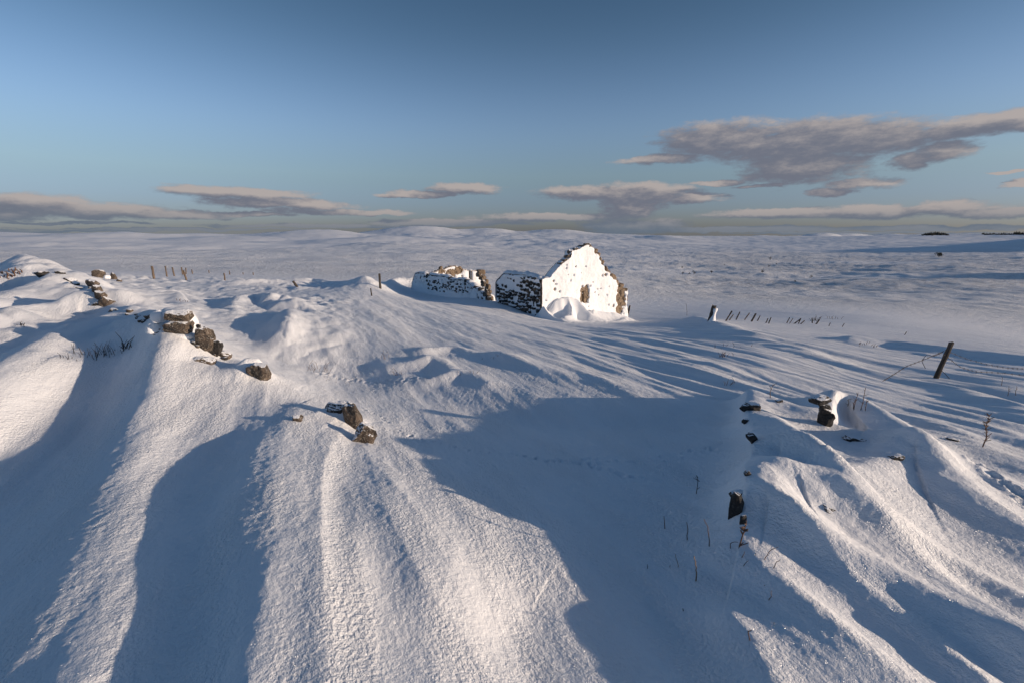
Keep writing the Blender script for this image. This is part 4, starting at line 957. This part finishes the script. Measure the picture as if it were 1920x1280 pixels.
for i, (u, v, t, lb) in enumerate([(1601,768,732,'left fine stem of the group behind the inner wall'),(1614,768,722,'tallest fine stem of the group behind the inner wall'),(1600,766,744,'shortest fine stem in front of the left one'),(1622,770,745,'rightmost fine stem of the group behind the inner wall'),(1444,745,720,'lone thin upright stem beyond the right wall'),(1589,760,748,'small faint stem at the left of the inner wall group')]):
    stalk_at(u, v, [(u, (v+t)/2), (u+1, t)], 50+i, lb, STALK, .006, 'stem', G2, cross=4, name='dry_plant')
for i, (u, v, t, lb) in enumerate([(1288,592,571,'slim stem with a pale head left of the strainer post'),(1890,742,722,'thin crooked stem at the right edge above the dock'),(1905,740,724,'reddish crooked stem farthest to the right edge'),(1878,722,706,'small upright stem near the right edge')]):
    stalk_at(u, v, [(u-1, (v+t)/2), (u-3, t)], 60+i, lb, STALK, .012 if u < 1300 else .006, 'stem', 'thin stems on the right', cross=3, name='dry_plant')
def tuft(u, v, wpx, hpx, n, seed, label, m, r=.003, lean=.5, name='grass_tuft'):
    p = at(u, v); s = p.y/FPX; rs = random.Random(seed); V = []; F = []
    for i in range(n):
        x = rs.gauss(0, .3)*wpx*s; y = rs.gauss(0, .2)*wpx*s; hh = rs.uniform(.35, 1)*hpx*s; ln = rs.uniform(-1, 1)*lean
        z0 = tz(p.x+x, p.y+y)-p.z-.02; a = Vector((x, y, z0)); b = a+Vector((ln*hh*.5, rs.uniform(-.2, .2)*hh, hh*.6)); c = b+Vector((ln*hh*.8, 0, hh*rs.uniform(.1, .5)))
        v2, f2 = tube([a, b, c], [r, r*.8, r*.4], 4); o = len(V); V += v2; F += [tuple(o+q for q in f) for f in f2]
    o = mesh_obj(name, V, F, m, smooth=False); o.location = p; return tag(o, label, 'grass')
tuft(180,668,50,34,30,1,'dark bristly rush tuft in the shaded hollow on the left',TWIG,.0035)
tuft(236,655,20,34,9,2,'smaller dark tuft of long blades right of the bristly one',TWIG,.006)
tuft(215,660,40,12,10,19,'sparse dark blades between the two rush tufts',TWIG,.004)
tuft(128,672,26,14,8,3,'sparse short dark blades left of the bristly tuft',TWIG,.004)
tuft(40,610,20,12,8,4,'faint dark twigs beside the leftmost hummock',TWIG,.005)
tuft(594,695,40,26,16,5,'straw-red grass tuft left of centre on the field edge',STRAW,.003)
tuft(722,672,16,24,6,6,'thin straw blades beside the centre hummocks',STRAW,.003)
tuft(747,702,20,22,10,7,'dry reddish grass tuft at the foot of the centre hummocks',STALK,.003)
tuft(880,700,40,10,12,8,'low brown grass sticking from the shaded hummock',STALK,.003)
tuft(930,668,40,8,12,9,'brown grass fringe on the crest of the right hummock',STALK,.003)
tuft(1356,668,24,16,12,10,'pale wispy grass tuft on the right middle slope',STALK,.006)
tuft(1360,650,50,10,10,11,'thin scattered wisps above the pale wispy tuft',STALK,.005)
tuft(1368,722,20,18,8,12,'wispy stems before the long shadow on the right',STALK,.005)
tuft(1620,648,40,8,14,13,'brown grass fringe on the drift lip left of the wire',STALK,.007)
tuft(1527,602,26,14,10,14,'twiggy weeds round the far leaning posts',TWIG,.015)
tuft(1560,598,36,8,10,15,'fine weeds on the slope right of the far posts',STALK,.012)
tuft(20,514,40,10,26,16,'reddish grass on the far left field edge',STALK,.02)
tuft(340,565,14,6,8,17,'reddish grass on a snow hummock at left',STALK,.008)
tuft(640,712,80,8,20,18,'scattered straws along the track left of centre',STALK,.0025)
tuft(1345,1180,14,8,16,20,'dark mossy grass in a hole of the snow at lower right',TWIG,.003)

# ------------------------------------------------------------------ far bushes, trees, plantation
def leafy(name, loc, w, h, n, seed, m, trunk=True):
    rs = np.random.RandomState(seed); V = []; F = []
    cl = [(rs.uniform(-.32, .32)*w, rs.uniform(-.3, .3)*w, h*rs.uniform(.35, .8), rs.uniform(.18, .32)*w) for _ in range(7)]
    for i in range(n):
        c = cl[rs.randint(7)]; d = rs.normal(size=3); d /= np.linalg.norm(d); q = np.array(c[:3])+d*c[3]*rs.uniform(.5, 1.1)
        q[2] = max(q[2], .05*h); a = rs.normal(size=3)*w*.05; b = rs.normal(size=3)*w*.05; o = len(V); V += [q-a, q+b, q+a]; F.append((o, o+1, o+2))
    root = bpy.data.objects.new(name, None); COL.objects.link(root); root.location = loc
    mesh_obj('crown', V, F, m, root, smooth=False)
    v2, f2 = tube([(0, 0, -.5), (0, 0, h*.5)], [w*.05, w*.03], 6); mesh_obj('trunk', v2, f2, m, root)
    return root
BUSHES = [(1280,516,4,5,'dark bush leftmost of the lower moor trio'),(1292,515,4,3,'small middle bush of the lower moor trio'),(1301,515,6,6,'largest bush of the lower moor trio'),
 (1334,513,5,5,'solitary dark bush right of the lower moor trio'),(1279,503,3,3,'tiny bush above the lower moor trio'),(1429,512,6,6,'round dark bush at the centre of the right moor'),
 (1441,501,4,4,'small bush just above the round central moor bush'),(1444,488,5,5,'small bush highest on the right moor'),(1456,496,2.5,2.5,'tiny dot of a bush right of the small central ones'),
 (1520,522,5,5,'greyish bush farthest right in the near moor'),(1490,529,4,3,'low bush nearest to the viewer on the right moor'),(1481,496,2,2,'faintest tiny bush right on the open moor'),(1358,498,2,2,'faint speck of a bush in the open middle moor')]
for i, (u, v, w, h, lb) in enumerate(BUSHES):
    p = at(u, v); s = p.y/FPX; o = leafy('moor_bush', p, w*s*1.25, h*s*1.25, 160, 500+i, BUSH); tag(o, lb, 'bush', 'bushes scattered on the moor')
def hit_far(u, v):
    q = hit(u, v, lambda a, b: terrain(a, b, False), 30, 6000, 900)
    if q is None: d = ray(u, v); q = d*(2400/d[1]); q[2] = tz(q[0], q[1])
    return Vector(q)
p = hit_far(1760, 482); s = p.y/FPX; o = leafy('moor_tree', p, 11*s, 8*s, 400, 560, BUSH); tag(o, 'broad dark tree alone at the edge of the big shadow on the right moor', 'tree')
def plantation(us, name, label, seed):
    rs = random.Random(seed); V = []; F = []; base_p = None
    for (u, v, h) in us:
        q = hit(u, v, lambda a, b: terrain(a, b, False), 400, 6000, 500)
        if q is None: d = ray(u, 439.5); q = d*(2500/d[1]); q[2] = tz(q[0], q[1])
        q = Vector(q); s = q.y/FPX
        if base_p is None: base_p = q
        hh = h*s; w = hh*rs.uniform(.35, .6)
        for k in range(10):
            z = hh*k/10; rr = w*(1-k/10)*rs.uniform(.7, 1.2); o = len(V)
            for j in range(5): t = 2*math.pi*j/5+k; V.append(q-base_p+Vector((rr*math.cos(t), rr*math.sin(t), z-3)))
            V.append(q-base_p+Vector((0, 0, z-3+hh*.28)))
            for j in range(5): F.append((o+j, o+(j+1) % 5, o+5))
    o = mesh_obj(name, V, F, BUSH, smooth=False); o.location = base_p; tag(o, label, 'plantation', kind='stuff'); return o
rs = random.Random(3)
L = []
for u in np.arange(1728, 1780, .9): L.append((u+rs.uniform(-.5, .5), 441.5+rs.uniform(-1, .6), 2.4+4.5*math.sin(math.pi*min(1, max(0, (u-1724)/58)))*rs.uniform(.7, 1)))
plantation(L, 'conifer_plantation', 'dark conifer plantation hump on the right skyline', 1)
L = []
for u in np.arange(1842, 1990, .9): L.append((u+rs.uniform(-.5, .5), 440.5+rs.uniform(-1, .6), rs.uniform(2.5, 4.5)*(1+.5*(u > 1900))))
for u in np.arange(1796, 1842, 3.5): L.append((u, 440.5, rs.uniform(1, 2.2)))
plantation(L, 'conifer_belt', 'thin dark belt of conifers along the skyline at the right edge', 2)
